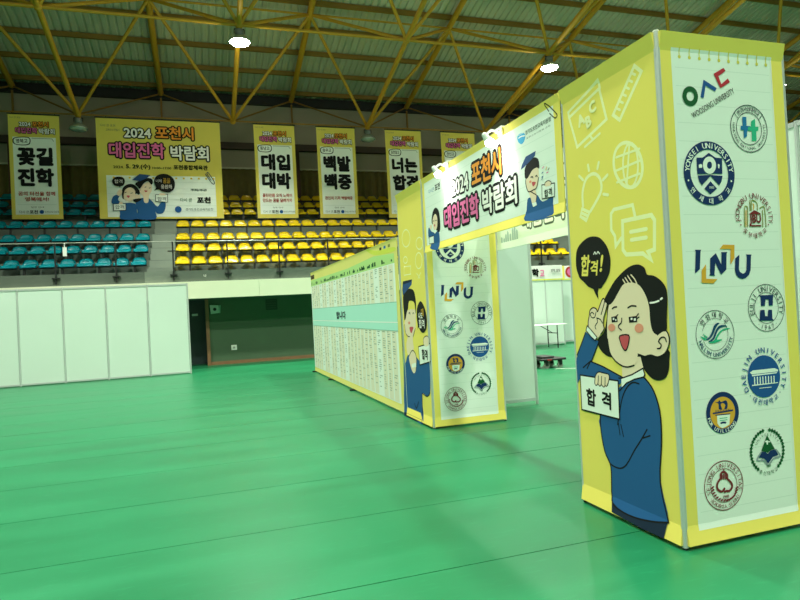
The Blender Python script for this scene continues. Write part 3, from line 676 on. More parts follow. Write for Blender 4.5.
# --- high-bay lamps hanging from the lower nodes
REFL = mat('spun_aluminium_reflector', (.55, .62, .58), .3, .8, .06, 9)
GLOW = mat('lamp_glass_lit', (1.0, 1.0, .93), .4, 0, 0, 1, emit=60.0)
DIMG = mat('lamp_glass_unlit', (.35, .45, .40), .15, 0, .35, 14)
UP_W = 48.0
def uplight(c, t):      # stray light of the glass refractor and the vents above it
    d = bpy.data.lights.new('lamp_stray_light', 'POINT'); d.energy = UP_W; d.color = (1.0, .95, .72); d.shadow_soft_size = .2
    o = bpy.data.objects.new('lamp_stray_light', d); COL.objects.link(o); o.location = (c.x, c.y, c.z - .95); o.parent = t; o.matrix_parent_inverse = Matrix.Translation(-origin(t))
def high_bay(k, j, lit, label):
    c = B(k, j); t = thing('high_bay_lamp', label, 'lamp', (c.x, c.y, c.z - .65), 'high-bay lamps under the roof frame')
    mb = MB(); mb.tube(c + Vector((0, 0, -.06)), c + Vector((0, 0, -.14)), .025, DARK, 6); mb.tube(c + Vector((-.15, 0, -.13)), c + Vector((.15, 0, -.13)), .02, DARK, 6)
    for s in (-1, 1): mb.tube(c + Vector((.15 * s, 0, -.13)), c + Vector((.15 * s, 0, -.27)), .014, DARK, 6)
    mb.build('bracket', t)
    z = -.16; mb = MB(); mb.lathe(c + Vector((0, 0, z)), [(0, .02), (.11, .02), (.13, 0), (.13, -.14), (.10, -.16)], mat('ballast_grey', (.20, .22, .21), .5, .4), 14); mb.build('housing', t)
    mb = MB(); mb.lathe(c + Vector((0, 0, z)), [(.10, -.15), (.17, -.19), (.25, -.26), (.31, -.34), (.32, -.38), (.305, -.38), (.28, -.33), (.22, -.26), (.09, -.17)], REFL, 20); mb.build('reflector', t)
    mb = MB(); mb.lathe(c + Vector((0, 0, z)), [(0, -.47), (.15, -.455), (.25, -.42), (.30, -.365), (.20, -.35), (0, -.345)], GLOW if lit else DIMG, 20); mb.build('lens', t)
    if lit:
        d = bpy.data.lights.new('lamp_light', 'AREA'); d.shape = 'DISK'; d.size = .56; d.spread = BEAM; d.energy = LAMP_W; d.color = LAMP_COL
        uplight(c, t)
        o = bpy.data.objects.new('lamp_light', d); COL.objects.link(o); o.location = (c.x, c.y, c.z + z - .50)
        o.parent = t; o.matrix_parent_inverse = Matrix.Translation(-origin(t))
high_bay(1, 2, True, 'bright lit high-bay lamp hanging left of centre above the large banner')
high_bay(3, 2, True, 'bright lit high-bay lamp above the gate header banner')
high_bay(0, 1, False, 'unlit high-bay lamp between the leftmost banner and the large banner')
high_bay(2, 1, False, 'unlit high-bay lamp between two narrow banners right of centre')
for k, j in ((5, 2), (0, 3), (2, 3), (4, 3), (-1, 4), (1, 4), (3, 4), (5, 4), (0, 5), (2, 5), (4, 5)):
    high_bay(k, j, True, 'lit high-bay lamp under the roof outside the picture')
def B6(k, y):     # the other roof slope behind the camera
    t = thing('high_bay_lamp', 'lit high-bay lamp on the roof slope behind the camera', 'lamp', (X0 + k * S_X, y, 12.2), 'high-bay lamps behind the camera')
    c = Vector((X0 + k * S_X, y, 13.2)); z = -.38
    mb = MB(); mb.lathe(c + Vector((0, 0, z)), [(0, .05), (.12, .05), (.14, 0), (.14, -.24), (.17, -.31), (.29, -.52), (.30, -.58), (.22, -.40), (.10, -.27)], REFL, 16); mb.build('reflector', t)
    mb = MB(); mb.tube(c + Vector((0, 0, -.33)), c + Vector((0, 0, .4)), .025, DARK, 6); mb.build('bracket', t)
    d = bpy.data.lights.new('lamp_light', 'AREA'); d.shape = 'DISK'; d.size = .56; d.spread = BEAM; d.energy = LAMP_W; d.color = LAMP_COL
    o = bpy.data.objects.new('lamp_light', d); COL.objects.link(o); o.location = (c.x, c.y, c.z + z - .70); o.parent = t; o.matrix_parent_inverse = Matrix.Translation(-origin(t))
for k, y in ((-1, -2.5), (1, -2.5), (3, -2.5), (0, -8), (2, -8)): B6(k, y)

# ================================================================== GRANDSTAND
ROWS = [(20.30, 3.27), (21.20, 3.775), (22.10, 4.265), (23.00, 4.84), (24.60, 5.53), (25.30, 5.935), (26.00, 6.35)]
stand = thing('grandstand', 'stepped grey concrete grandstand along the back of the hall', 'grandstand', (0, 19, 2.05), kind='structure')
def sp(n, a, m, bev=0): mbb = MB(); mbb.box(*a, m, bev); return mbb.build(n, stand)
sp('fascia', (XL, 5.98 - 4.35, 18.70, 18.95, 2.05, 2.55), BEIGE); sp('fascia', (5.985 - 4.35, XR, 18.70, 18.95, 2.05, 2.55), BEIGE)
sp('slab', (XL, XR, 18.955, 27.2, 2.05, 2.55), CONC)
front = [18.80] + [y - .48 for y, z in ROWS[1:]]; tops = [z - .39 for y, z in ROWS]; prev = 2.552
for i in range(7):
    sp('tier', (XL, XR, front[i], 27.2, prev, tops[i]), CONC); prev = tops[i] + .001
SX0, SX1 = -1.55, -.80
for i in range(1, 7):
    lo = tops[i - 1] + .002; sp('stair_step', (SX0, SX1, front[i] - .42, front[i] - .002, lo, lo + (tops[i] - tops[i - 1]) / 2), CONC2)
    sp('stair_riser', (SX0, SX1, front[i] - .010, front[i] - .0015, lo + (tops[i] - tops[i - 1]) / 2 + .001, tops[i] - .012), CONC2)
    sp('stair_tread', (SX0, SX1, front[i] + .001, front[i] + .44, tops[i] + .002, tops[i] + .012), CONC2)
sp('stair_step', (SX0, SX1, 19.6, 20.2, tops[0] + .002, tops[0] + .16), CONC2)
sp('stair_tread', (SX0, SX1, 18.79, 18.799, 2.56, 2.88), CONC2)
pr = Pr(lambda u, v, o: (u, 18.795 - o, v), .002); pr.text('white', '나', (.10, 2.72), h=.085, off=.0); pr.build('section_letter', stand)

# seats
BLUE = mat('blue_seat_plastic', (.0, .35, .43), .25, 0, .08, 2); YEL = mat('yellow_seat_plastic', (.95, .70, .006), .25, 0, .05, 2)
def seat_mesh(m, name):
    bm = bmesh.new(); prof = [(-.034, -.066, .224), (-.022, -.03, .225), (0, .004, .225), (.03, .014, .224), (.12, .006, .222), (.23, .0, .222), (.29, .025, .218), (.32, .085, .210), (.335, .145, .188), (.342, .19, .155), (.344, .212, .08)]
    nx = 8; rows = []
    for (y, z, wd) in prof:
        rows.append([bm.verts.new((wd * t, y - .02 * (t ** 2) * (1 if z > .03 else 0), z + .030 * abs(t) ** 4 * (1 if z < .03 and y > .02 else 0))) for t in [(-1 + 2 * i / nx) for i in range(nx + 1)]])
    for a, b in zip(rows[:-1], rows[1:]):
        for i in range(nx): bm.faces.new((a[i], a[i + 1], b[i + 1], b[i]))
    bmesh.ops.solidify(bm, geom=bm.faces[:], thickness=.014); bmesh.ops.recalc_face_normals(bm, faces=bm.faces[:])
    mb = MB(); mb.addbm(bm, m, True); return mb.mesh(name)
SM = {'blue': seat_mesh(BLUE, 'seat_shell'), 'yellow': seat_mesh(YEL, 'seat_shell')}
BRK = MB(); BRK.box(-.05, .05, .06, .26, -.045, -.012, DARK); BRKM = BRK.mesh('bracket')
ORD = 'first second third fourth fifth sixth seventh eighth ninth tenth eleventh twelfth thirteenth fourteenth fifteenth sixteenth seventeenth eighteenth nineteenth twentieth twenty-first twenty-second twenty-third twenty-fourth twenty-fifth twenty-sixth twenty-seventh twenty-eighth twenty-ninth thirtieth'.split()
RN = ['front row', 'second row', 'third row', 'fourth row', 'fifth row', 'sixth row', 'top row']
def seat(col, x, r, label):
    y, z = ROWS[r]
    t = thing('stadium_seat', label, 'seat', (x, y, z), f'{col} grandstand seats')
    for nm, me in (('shell', SM[col]), ('bracket', BRKM)):
        o = bpy.data.objects.new(nm, me); COL.objects.link(o); o.parent = t
def px(X, Y, Z):
    d = Vector((X, Y, Z - EYE)); zc = d.dot(fwd); return 400 + F_PX * d.dot(rgt) / zc, 300 - F_PX * d.dot(upv) / zc
GAPS = [(-30, 13, 'beside the leftmost banner'), (57, 101, 'between leftmost and large banners'), (217, 261, 'just right of large banner'),
        (294, 324, 'between second and third narrow banners'), (354, 392, 'between third and fourth narrow banners')]
PITCH_S = .50
cnt = {}
for r in range(7):
    for col, xs in (('blue', [-1.83 - PITCH_S * i for i in range(12)]), ('yellow', [-.55 + PITCH_S * i for i in range(29 if r < 4 else 19)])):
        for i, x in enumerate(xs):
            X_, Y_ = px(x, ROWS[r][0], ROWS[r][1] + .1)
            if X_ < -7 or (X_ > 402 and r > 3): continue
            side = 'left of the stairs' if col == 'blue' else 'right of the stairs'
            if r < 4: seat(col, x, r, f'{col} plastic seat in the {RN[r]}, {ORD[i]} {side}' + (', seen through gate' if r < 2 and 522 < X_ < 572 else ''))
            else:
                for a, b, w_ in GAPS:
                    if a <= X_ <= b:
                        cnt[(r, w_)] = cnt.get((r, w_), 0) + 1; n_ = ORD[cnt[(r, w_)] - 1]
                        sd = 'from the right' if col == 'blue' else 'from the left'
                        seat(col, x, r, f'{col} {RN[r]} seat, {n_} {sd} {w_}')
for r, (y, z) in enumerate(ROWS):
    for x0, x1, lb in ((-8.0, -1.60, 'blue'), (-.78, 13.75 if r < 4 else 9.0, 'yellow')):
        t = thing('seat_beam', f'dark steel beam with legs carrying the {lb} seats of the {RN[r]}', 'beam', ((x0 + x1) / 2, y + .15, z - .39), 'steel beams under the seats')
        mb = MB(); mb.box(x0, x1, y + .02, y + .09, z - .10, z - .045, DARK); mb.build('rail', t)
        nn = int((x1 - x0) / 1.0)
        for i in range(nn + 1):
            x = x1 - .35 - i * 1.0 if lb == 'blue' else x0 + .45 + i * 1.0
            if x0 < x < x1: mb = MB(); mb.box(x - .03, x + .03, y + .03, y + .09, z - .386, z - .10, DARK); mb.box(x - .06, x + .06, y + .0, y + .2, z - .388, z - .375, DARK); mb.build('leg', t)

# front railing
RAILM = mat('pale_rail_tube', (.36, .37, .32), .35, .4)
rail = thing('railing', 'thin railing with dark posts along the front edge of the grandstand', 'railing', (0, 18.75, 2.6))
for x in [-3.80 - 1.515 * i for i in range(1, 4)][::-1] + [-3.80 + 1.52 * i for i in range(12)]:
    mb = MB(); mb.box(x - .020, x + .020, 18.73, 18.77, 2.60, 3.73, DARK); mb.build('post', rail)
    mb = MB(); mb.box(x - .10, x + .10, 18.71, 18.79, 2.745, 2.78, DARK); mb.build('clamp', rail)
mb = MB(); mb.tube((-9, 18.75, 3.735), (14.5, 18.75, 3.735), .013, RAILM, 8); mb.build('top_rail', rail)
mb = MB(); x = -.76; mb.box(x - .14, x + .16, 18.70, 18.78, 3.44, 3.47, DARK); mb.build('gate_latch', rail)
mb = MB(); mb.box(-3.60, -3.50, 18.712, 18.717, 3.37, 3.62, mat('white_paper', (.85, .87, .84), .8)); mb.box(-3.56, -3.54, 18.709, 18.712, 3.60, 3.735, mat('white_paper', (.85, .87, .84), .8))
tag(mb.build('paper_notice'), 'small white paper notice hanging below the rail in front of the blue seats', 'paper')

# --- recess under the stand
mb = MB(); mb.box(.12, XR, 19.70, 19.9, 0, 2.05, DGREEN); rw = tag(mb.build('wall_recess'), kind='structure')
mb = MB(); mb.box(.16, XR, 19.66, 19.699, 0, .10, BROWN); mb.build('baseboard', rw)
mb = MB(); mb.box(.06, .16, 19.62, 19.90, 0, 2.045, BROWN); mb.build('corner_trim', rw)
mb = MB(); mb.box(XL, -1.6, 19.70, 19.9, 0, 2.05, DGREEN); tag(mb.build('wall_recess_side'), kind='structure')
DOORM = mat('blue_grey_door', (.030, .055, .055), .5, 0, .1, 2)
mb = MB(); mb.box(-1.6, .12, 20.55, 20.60, 0, 2.05, DOORM); dr = tag(mb.build('door_1'), kind='structure')
mb = MB(); mb.box(-.62, -.60, 20.535, 20.549, .02, 2.04, DARK); mb.build('door_gap', dr)
mb = MB(); mb.box(-.56, -.42, 20.49, 20.549, 1.0, 1.03, ALU); mb.build('handle', dr)
mb = MB(); mb.box(-.35, -.17, 20.53, 20.549, 1.55, 1.62, WHITEP); mb.build('door_plate', dr)
LBOX = mat('pale_plastic', (.45, .55, .48), .5)
t = thing('wall_bracket_box', 'pale boxy bracket on the dark green wall under the stand', 'wall box', (.38, 19.6, 1.72))
mb = MB(); mb.add([(.20, 19.69, 1.86), (.52, 19.69, 1.84), (.50, 19.69, 1.60), (.22, 19.69, 1.58), (.20, 19.58, 1.86), (.46, 19.58, 1.83), (.44, 19.58, 1.62), (.22, 19.58, 1.58)], [(4, 7, 6, 5), (0, 4, 5, 1), (1, 5, 6, 2), (2, 6, 7, 3), (3, 7, 4, 0), (0, 1, 2, 3)], LBOX); mb.build('body', t)
mb = MB(); mb.tube((.34, 19.57, 1.72), (.34, 19.582, 1.72), .05, DARK, 12); mb.build('lens', t)
t = thing('wall_socket', 'small white socket plate low on the dark green wall', 'socket', (.86, 19.69, .5))
mb = MB(); mb.box(.78, .95, 19.675, 19.699, .42, .58, mat('white_plastic', (.8, .82, .76), .5), .004); mb.build('plate', t)
mb = MB(); mb.box(.83, .90, 19.671, 19.675, .47, .53, mat('grey_plastic', (.35, .37, .33), .5)); mb.build('outlet', t)
t = thing('wall_vent', 'dark square vent on the dark green wall under the stand', 'vent', (2.1, 19.69, 1.8))
mb = MB(); mb.box(1.90, 2.26, 19.685, 19.699, 1.62, 1.96, mat('vent_dark', (.03, .05, .03), .7)); mb.build('frame', t)
for i in range(4): mb = MB(); mb.box(1.93, 2.23, 19.675, 19.684, 1.66 + i * .075, 1.70 + i * .075, mat('vent_slat', (.045, .07, .04), .6)); mb.build('slat', t)

# ================================================================== HANGING BANNERS
BY = mat('banner_yellow_cloth', hexc('dccb5a'), .8, 0, .05, 1.5)
def banner_fn(u, v, o): return (u, Y_BAN - o, v)
def banner_base(x0, x1, label, nm='hanging_banner'):
    t = thing(nm, label, 'banner', ((x0 + x1) / 2, Y_BAN, 5.27), 'event banners hung from the roof frame')
    mb = MB(); n = 14; m = 10; vs = []; fs = []
    ph = random.uniform(0, 6)
    for side in (0, 1):
        for j in range(m + 1):
            for i in range(n + 1):
                vs.append((x0 + (x1 - x0) * i / n, Y_BAN + .004 + .012 * side + .003 * math.sin(i * 1.3 + ph + j * .4), 5.27 + 3.72 * j / m))
    k = (n + 1) * (m + 1)
    for j in range(m):
        for i in range(n):
            a = j * (n + 1) + i; fs += [(a, a + 1, a + n + 2, a + n + 1), (k + a, k + a + n + 1, k + a + n + 2, k + a + 1)]
    mb.add(vs, fs, BY, True); c = mb.build('cloth', t)
    mb = MB(); mb.tube((x0 - .03, Y_BAN, 9.01), (x1 + .03, Y_BAN, 9.01), .025, DARK, 8); mb.build('top_rod', t)
    mb = MB(); mb.tube((x0, Y_BAN + .01, 5.262), (x1, Y_BAN + .01, 5.262), .02, DARK, 8); mb.build('bottom_rod', t)
    for i in range(3):
        x = x0 + (x1 - x0) * (.08 + .42 * i); mb = MB(); mb.tube((x, Y_BAN, 9.02), (x, Y_BAN, 9.09), .012, DARK, 6); mb.build('cord', t)
    return t, c
def words(fn, eps, parent, items, layer=1, name='title_word'):
    for a, k in items:
        q = Pr(fn, eps, layer); q.text(*a, **k); q.build(name, parent)
def small_banner(x0, tag_, l1, l2, red, label, x1=None):
    x1 = x1 or x0 + 1.6; t, c = banner_base(x0, x1, label); W = x1 - x0; cx = (x0 + x1) / 2; top = 8.99; H = 3.72
    def v(f): return top - f * H
    words(banner_fn, .0008, c, [(('white', '2024', (cx - .28, v(.093))), dict(h=.15, width=.36, off=.03, outline='ink', o2=.13)), (('orange', '포천시', (cx + .20, v(.09))), dict(h=.20, width=.52, off=.03, outline='ink', o2=.13)),
        (('pink', '대입진학', (cx - .24, v(.152))), dict(h=.21, width=.68, off=.03, outline='ink', o2=.13)), (('white', '박람회', (cx + .40, v(.156))), dict(h=.20, width=.50, off=.03, outline='ink', o2=.13)),
        (('greytxt', '다시 큰 포천', (x0 + .22, v(.03))), dict(h=.06, off=.0))])
    p = Pr(banner_fn, .0008); p.rect('paper', x0 + .12, v(.955), x1 - .13, v(.215)); p.stroke('greytxt', .015, [(x0 + .72, v(.225)), (x1 - .25, v(.225)), (x1 - .20, v(.25))], False)
    p.poly('ink', [(x0 + .16, v(.285)), (x0 + .16, v(.225)), (x0 + .62, v(.215)), (x0 + .66, v(.275)), (x0 + .5, v(.295))], True); p.poly('paper', [(x0 + .19, v(.28)), (x0 + .19, v(.23)), (x0 + .60, v(.222)), (x0 + .63, v(.27)), (x0 + .48, v(.288))], True)
    p.text('ink', tag_, (x0 + .40, v(.253)), h=.15, width=.36, off=.02); p.stroke('line', .02, [(x0 + .2, v(.86)), (x1 - .2, v(.86))], False); p.build('paper_print', c)
    p = Pr(banner_fn, .0008, 12); p.text('ink', l1, (cx, v(.40)), h=.66, width=1.14, off=.055); p.text('ink', l2, (cx, v(.60)), h=.66, width=1.14, off=.055); p.build('slogan_lettering', c)
    p = Pr(banner_fn, .0008, 12)
    for i, s in enumerate(red): p.text('redtxt', s, (cx, v(.755 if len(red) > 1 else .78) - i * .2), h=.15, width=min(1.15, .15 * len(s)), off=.02)
    p.build('slogan_note', c)
    words(banner_fn, .0008, c, [(('greytxt', '일정 안내', (cx, v(.885))), dict(h=.06, width=.4, off=0)), (('ink', '포천', (cx - .12, v(.93))), dict(h=.13, width=.26, off=.03)), (('greytxt', '다시 큰', (cx - .42, v(.93))), dict(h=.1, width=.3, off=0)), (('greytxt', '포천교육지원청', (cx + .45, v(.93))), dict(h=.07, width=.46, off=0))], 12, 'footer_lettering')
    p = Pr(banner_fn, .0008, 12); p.disc('emblue', (cx + .13, v(.93)), .07, 14); p.build('footer_mark', c)
small_banner(-6.21, '영북고', '꽃길', '진학', ['꿈의 터전을 함께', '영북에서!'], 'leftmost narrow yellow banner with bold black four-syllable slogan, above the blue seats')
small_banner(2.21, '동남고', '대입', '대박', ['흘린만큼 오직 노력이', '만드는 꿈을 달려가자'], 'narrow yellow banner directly right of the large wide banner, two red lines')
small_banner(4.70, '송우고', '백발', '백중', ['관인의 기적 백발백중'], 'narrow yellow banner with one red line, second right of the large banner')
small_banner(7.62, '포천일고', '너는', '합격', ['포천의 자랑'], 'narrow yellow banner whose right edge goes behind the far gate tower')
small_banner(10.15, '관인고', '오늘', '합격', ['꿈을 향하여'], 'rightmost narrow yellow banner, mostly hidden behind the gate header')
# the large one
t, c = banner_base(-3.42, .93, 'large wide yellow banner with fair title and two cartoon students', 'large_hanging_banner')
words(banner_fn, .0008, c, [(('white', '2024', (-2.02, 8.47)), dict(h=.36, width=.94, off=.03, outline='ink', o2=.12)), (('orange', '포천시', (-.72, 8.51)), dict(h=.50, width=1.36, off=.03, outline='ink', o2=.12)),
    (('pink', '대입진학', (-2.06, 7.82)), dict(h=.58, width=1.92, off=.03, outline='ink', o2=.12)), (('white', '박람회', (-.21, 7.76)), dict(h=.56, width=1.38, off=.03, outline='ink', o2=.12))])
p = Pr(banner_fn, .0008); p.text('greytxt', '다시 큰 포천', (-3.02, 8.72), h=.10, width=.5, off=.01); p.text('greytxt', '교육도시 만들기', (-2.86, 8.56), h=.09, width=.46, off=.01); p.build('corner_lettering', c)
words(banner_fn, .0008, c, [(('ink', '2024.', (-2.72, 7.19)), dict(h=.10, width=.36, off=.02)), (('ink', '5. 29.(수)', (-2.05, 7.21)), dict(h=.22, width=.84, off=.04)), (('ink', '10:00~17:00', (-1.23, 7.18)), dict(h=.09, width=.66, off=.02)), (('ink', '포천종합체육관', (-.20, 7.22)), dict(h=.19, width=1.24, off=.04))], 2, 'date_lettering')
p = Pr(banner_fn, .0008); p.rect('paper', -3.15, 5.34, .67, 6.88)
for i in range(14): p.disc('yellow2', (-2.9 + .27 * i, 6.80), .04, 8)
for i in range(6): p.stroke('line', .012, [(-3.15, 5.55 + .22 * i), (.67, 5.55 + .22 * i)], False)
p.stroke('clip', .03, [(.32, 6.98), (.55, 6.62), (.64, 6.66), (.44, 7.02), (.38, 6.99), (.52, 6.75)], True); p.build('paper_print', c)
p = Pr(banner_fn, .0008, 30); p.data(BANFIG); p.text('white', '합격', (-2.742, 6.65), h=.14, width=.26, off=0); p.text('ink', '합격', (-2.739, 5.70), h=.14, width=.30, off=0); p.text('ink', '합격', (-1.281, 6.01), h=.14, width=.30, off=0)
p.text('gold', '꿈을', (-1.08, 6.70), h=.19, width=.26, off=0); p.text('white', '너의', (-1.36, 6.69), h=.12, width=.2, off=0); p.text('white', '응원해', (-1.10, 6.47), h=.16, width=.38, off=0)
for i in range(12): p.stroke(('pink', 'gold', 'emteal', 'ink')[i % 4], .02, [(-3.0 + random.uniform(0, .5), 6.0 + random.uniform(0, .7))] * 1 + [(-2.95 + random.uniform(0, .4), 6.1 + random.uniform(0, .6))], False) if False else None
p.build('students_print', c)
p = Pr(banner_fn, .0008, 12); p.text('greytxt', '주최/주관', (.05, 6.36), h=.09, width=.6); p.text('emgreen', '다시 큰', (-.42, 5.98), h=.15, width=.42, off=.01); p.text('ink', '포천', (.22, 5.98), h=.24, width=.5, off=.05); p.disc('emblue', (-.72, 5.62), .12, 16); p.text('greytxt', '경기도포천교육지원청', (.04, 5.62), h=.11, width=1.0, off=.01); p.build('sponsor_lettering', c)

# ================================================================== WHITE PARTITION ROW, LEFT
def panel_wall(name, label, pts, h, group=None, facing='x', base=.03):
    """system partition: posts at pts, a white panel, top rail and bottom rail in every bay"""
    c = pts[len(pts) // 2]; t = thing(name, label, 'partition', (c[0], c[1], 0), group)
    for (x, y) in pts:
        mb = MB(); mb.tube((x, y, 0), (x, y, h), .022, ALU, 8, smooth=False, rot=math.pi / 8); mb.build('post', t)
    for (a, b) in zip(pts[:-1], pts[1:]):
        d = Vector((b[0] - a[0], b[1] - a[1], 0)); L = d.length; d.normalize(); q = Vector((-d.y, d.x, 0))
        def slab(u0, u1, th, z0, z1, m, n):
            A = Vector((a[0], a[1], 0)); cs = [A + d * u0 - q * th, A + d * u1 - q * th, A + d * u1 + q * th, A + d * u0 + q * th]; mb = MB()
            mb.add([(v.x, v.y, z) for z in (z0, z1) for v in cs], [(3, 2, 1, 0), (4, 5, 6, 7), (0, 1, 5, 4), (1, 2, 6, 5), (2, 3, 7, 6), (3, 0, 4, 7)], m); return mb.build(n, t)
        slab(.024, L - .024, .004, base + .045, h - .045, WHITEP, 'panel'); slab(.02, L - .02, .014, h - .05, h - .005, ALU, 'top_rail'); slab(.02, L - .02, .014, base, base + .045, ALU, 'bottom_rail')
    return t
panel_wall('partition_wall', 'row of white partition panels in aluminium frames at the left', [(-.385 - 1.0025 * i, 17.33) for i in range(9)], 2.43, base=.02)
# panel standing behind the far gate tower and another booth wall behind the near one
panel_wall('partition_wall', 'white partition panel behind the far gate tower, seen through the opening', [(3.52, 7.68), (4.47, 7.68)], 2.43, base=.05)
panel_wall('partition_wall', 'tall white framed partition just right of the near gate tower', [(5.27, 3.15 + 1.0 * i) for i in range(4)], 3.0)

# ================================================================== GATE
HEM = (.135, 2.885, .025, 2.99, .018, .024)
YCL = mat('gate_yellow_cloth', hexc(INK['yellow']), .75, 0, .03, 2.0, spec=.25)
def octpost(x, y, h, t, r=.018):
    mb = MB(); mb.tube((x, y, .012), (x, y, h), r, ALU, 8, smooth=False, rot=math.pi / 8); o = mb.build('post', t)
    mb = MB(); mb.tube((x, y, 0), (x, y, .012), r * .8, DARK, 8); mb.build('foot', o)
    mb = MB(); mb.tube((x, y, h), (x, y, h + .008), r * .9, mat('white_cap', (.8, .83, .8), .5), 8); mb.build('cap', o)
def rails(t, x0, y0, x1, y1, zs):
    for z in zs:
        mb = MB(); mb.box(min(x0, x1) - (.010 if x0 == x1 else -.02), max(x0, x1) + (.010 if x0 == x1 else -.02), min(y0, y1) - (.010 if y0 == y1 else -.02), max(y0, y1) + (.010 if y0 == y1 else -.02), z, z + .035, ALU); mb.build('rail', t)
def tower(ya, yb, label):
    t = thing('gate_tower', label, 'booth tower', (XG + TW / 2, (ya + yb) / 2, 0), 'yellow gate towers')
    e = .014; xa, xb, ya, yb = XG + e, XG + TW - e, ya + e, yb - e
    for x in (xa, xb):
        for y in (ya, yb): octpost(x, y, 2.995, t)
    Z = (.03, 2.955)
    rails(t, xa, ya, xa, yb, Z); rails(t, xb, ya, xb, yb, Z); rails(t, xa, ya, xb, ya, Z); rails(t, xa, yb, xb, yb, Z)
    for a in ((xb - .004, xb + .004, ya + .024, yb - .024, .07, 2.95), (xa + .024, xb - .024, yb - .004, yb + .004, .07, 2.95)):
        mb = MB(); mb.box(*a, WHITEP); o = mb.build('plain_panel', t); o['label'] = 'plain white panel'
    return t
near = tower(YA, YB, 'near yellow gate tower with saluting girl cartoon and sheet of round emblems')
far = tower(YC, YD, 'far yellow gate tower with boy cartoon, left end of the gate')
g_fn = lambda u, v, o: (XG - o, YB - u, v)
b_fn = lambda u, v, o: (XG - o, YD - u, v)
l_fn = lambda u, v, o: (XG + u, YA - o, v)
girl = cloth(g_fn, .012, .974, .025, 2.99, HEM, YCL, 'printed_panel', near, label='yellow printed panel with cartoon girl')
boy = cloth(b_fn, .012, .966, .025, 2.99, HEM, YCL, 'printed_panel', far, label='yellow printed panel with cartoon boy')
logo = cloth(l_fn, .016, .962, .025, 2.99, HEM, YCL, 'printed_panel', near, label='yellow printed panel with sheet of emblems')
logo2 = link_copy(logo, far, (0, YC - YA, 0)); logo2['label'] = 'yellow printed panel with sheet of emblems'
# girl panel
nd = next(i for i, e in enumerate(GIRL) if e[1] == 'black')
for nm, i0, i1 in (('book_doodle', 0, 4), ('ruler_doodle', 4, 11), ('globe_doodle', 11, 17), ('bulb_doodle', 17, 26), ('chat_doodle', 26, nd)):
    p = Pr(g_fn, .0001, 1, HEM); p.data(GIRL[i0:i1])
    if i0 == 0:
        for ch, at_ in (('A', (.235, 2.71)), ('B', (.319, 2.674)), ('C', (.372, 2.755))): p.text('doodle', ch, at_, h=.085, off=.06, ang=12)
    p.build(nm, girl)
p = Pr(g_fn, .0001, 20, HEM); p.data(GIRL[nd:nd + 4])
p.text('yellow', '합', (.195, 1.70), h=.150, width=.105, off=.03, ang=-4, shear=.12); p.text('yellow', '격', (.292, 1.675), h=.105, width=.080, off=.03, ang=-4, shear=.12); p.text('yellow', '!', (.378, 1.70), h=.115, off=.03, shear=.25); p.build('speech_bubble', girl)
p = Pr(g_fn, .00006, 40, HEM); p.data(GIRL[nd + 4:]); p.text('ink', '합', (.180, .777), h=.122, width=.112, off=.035, ang=-3); p.text('ink', '격', (.350, .778), h=.118, width=.100, off=.035, ang=-3); p.build('student_figure', girl)
# boy panel
nb = next(i for i, e in enumerate(BOY) if e[1] == 'jacket')
for e in BOY[:nb]: p = Pr(b_fn, .0001, 1, HEM); p.data([e]); p.build('doodle', boy)
p = Pr(b_fn, .0001, 4, HEM); p.data(BOY[nb:]); p.text('gold', '대', (.80, 1.40), h=.10, off=.02); p.text('white', '나도', (.73, 1.36), h=.08, off=.02); p.text('white', '합격', (.76, 1.26), h=.11, off=.02); p.text('ink', '합격', (.812, .885), h=.13, width=.2, off=.03); p.build('student_figure', boy)
# emblem sheet, shared by both towers
parts = []
p = Pr(l_fn, .0001, 2, HEM); p.rect('paper', .100, .10, .862, 2.905)
for i in range(25): p.stroke('line', .0035, [(.105 + .02, .20 + .108 * i), (.862 - .02, .20 + .108 * i)], False) or setattr(p, 'l', p.l - 1) if .2 + .108 * i < 2.8 else None
p.up()
for i in range(10): x = .160 + i * .0735; p.stroke('bandy', .007, [(x, 2.908), (x, 2.866)], False); p.disc('bandy', (x, 2.855), .011, 10)
p.stroke('white', .006, [(.862, .11), (.862, 2.9)], False)
parts.append((p, 'paper_sheet', 'white ruled sheet with torn top edge'))
def emb(label):
    q = Pr(l_fn, .0001, 30, HEM); parts.append((q, 'emblem', label)); return q
q = emb('green ring, blue and red strokes over slanted lettering'); q.data(WOOSONG); q.text('ink', 'WOOSONG UNIVERSITY', (.390, 2.594), h=.036, width=.37, off=.012, ang=27.8)
q = emb('round emblem with blue and green H'); c_ = (.656, 2.452); q.ring('emdark', c_, .141, .146); q.ring('emdark', c_, .097, .101); q.data(HANK_H); q.ringtext('emdark', '한경국립대학교', c_, .121, .030, 128, 52, .01); q.ringtext('emdark', 'HANKYONG NATIONAL UNIVERSITY', c_, .121, .018, 168, 372, .0, True); q.stroke('emdark', .004, [(c_[0] - .083, c_[1] + .062), (c_[0] - .112, c_[1] + .09)]); q.stroke('emdark', .004, [(c_[0] + .083, c_[1] + .062), (c_[0] + .112, c_[1] + .09)])
q = emb('round navy emblem with shield'); c_ = (.331, 2.173); q.ring('emnavy', c_, .141, .190); q.data(YONSEI_S); q.ringtext('card', 'YONSEI UNIVERSITY', c_, .165, .034, 172, 8, .012); q.ringtext('card', '연세대학교', c_, .166, .036, 218, 322, .015, True); q.disc('card', (c_[0] - .160, c_[1] - .045), .006, 8); q.disc('card', (c_[0] + .160, c_[1] - .045), .006, 8); q.text('card', '1885', (.340, 2.088), h=.014, off=.0); q.ring('card', (.336, 2.165), .118, .122, 20, 40, 140) if False else None
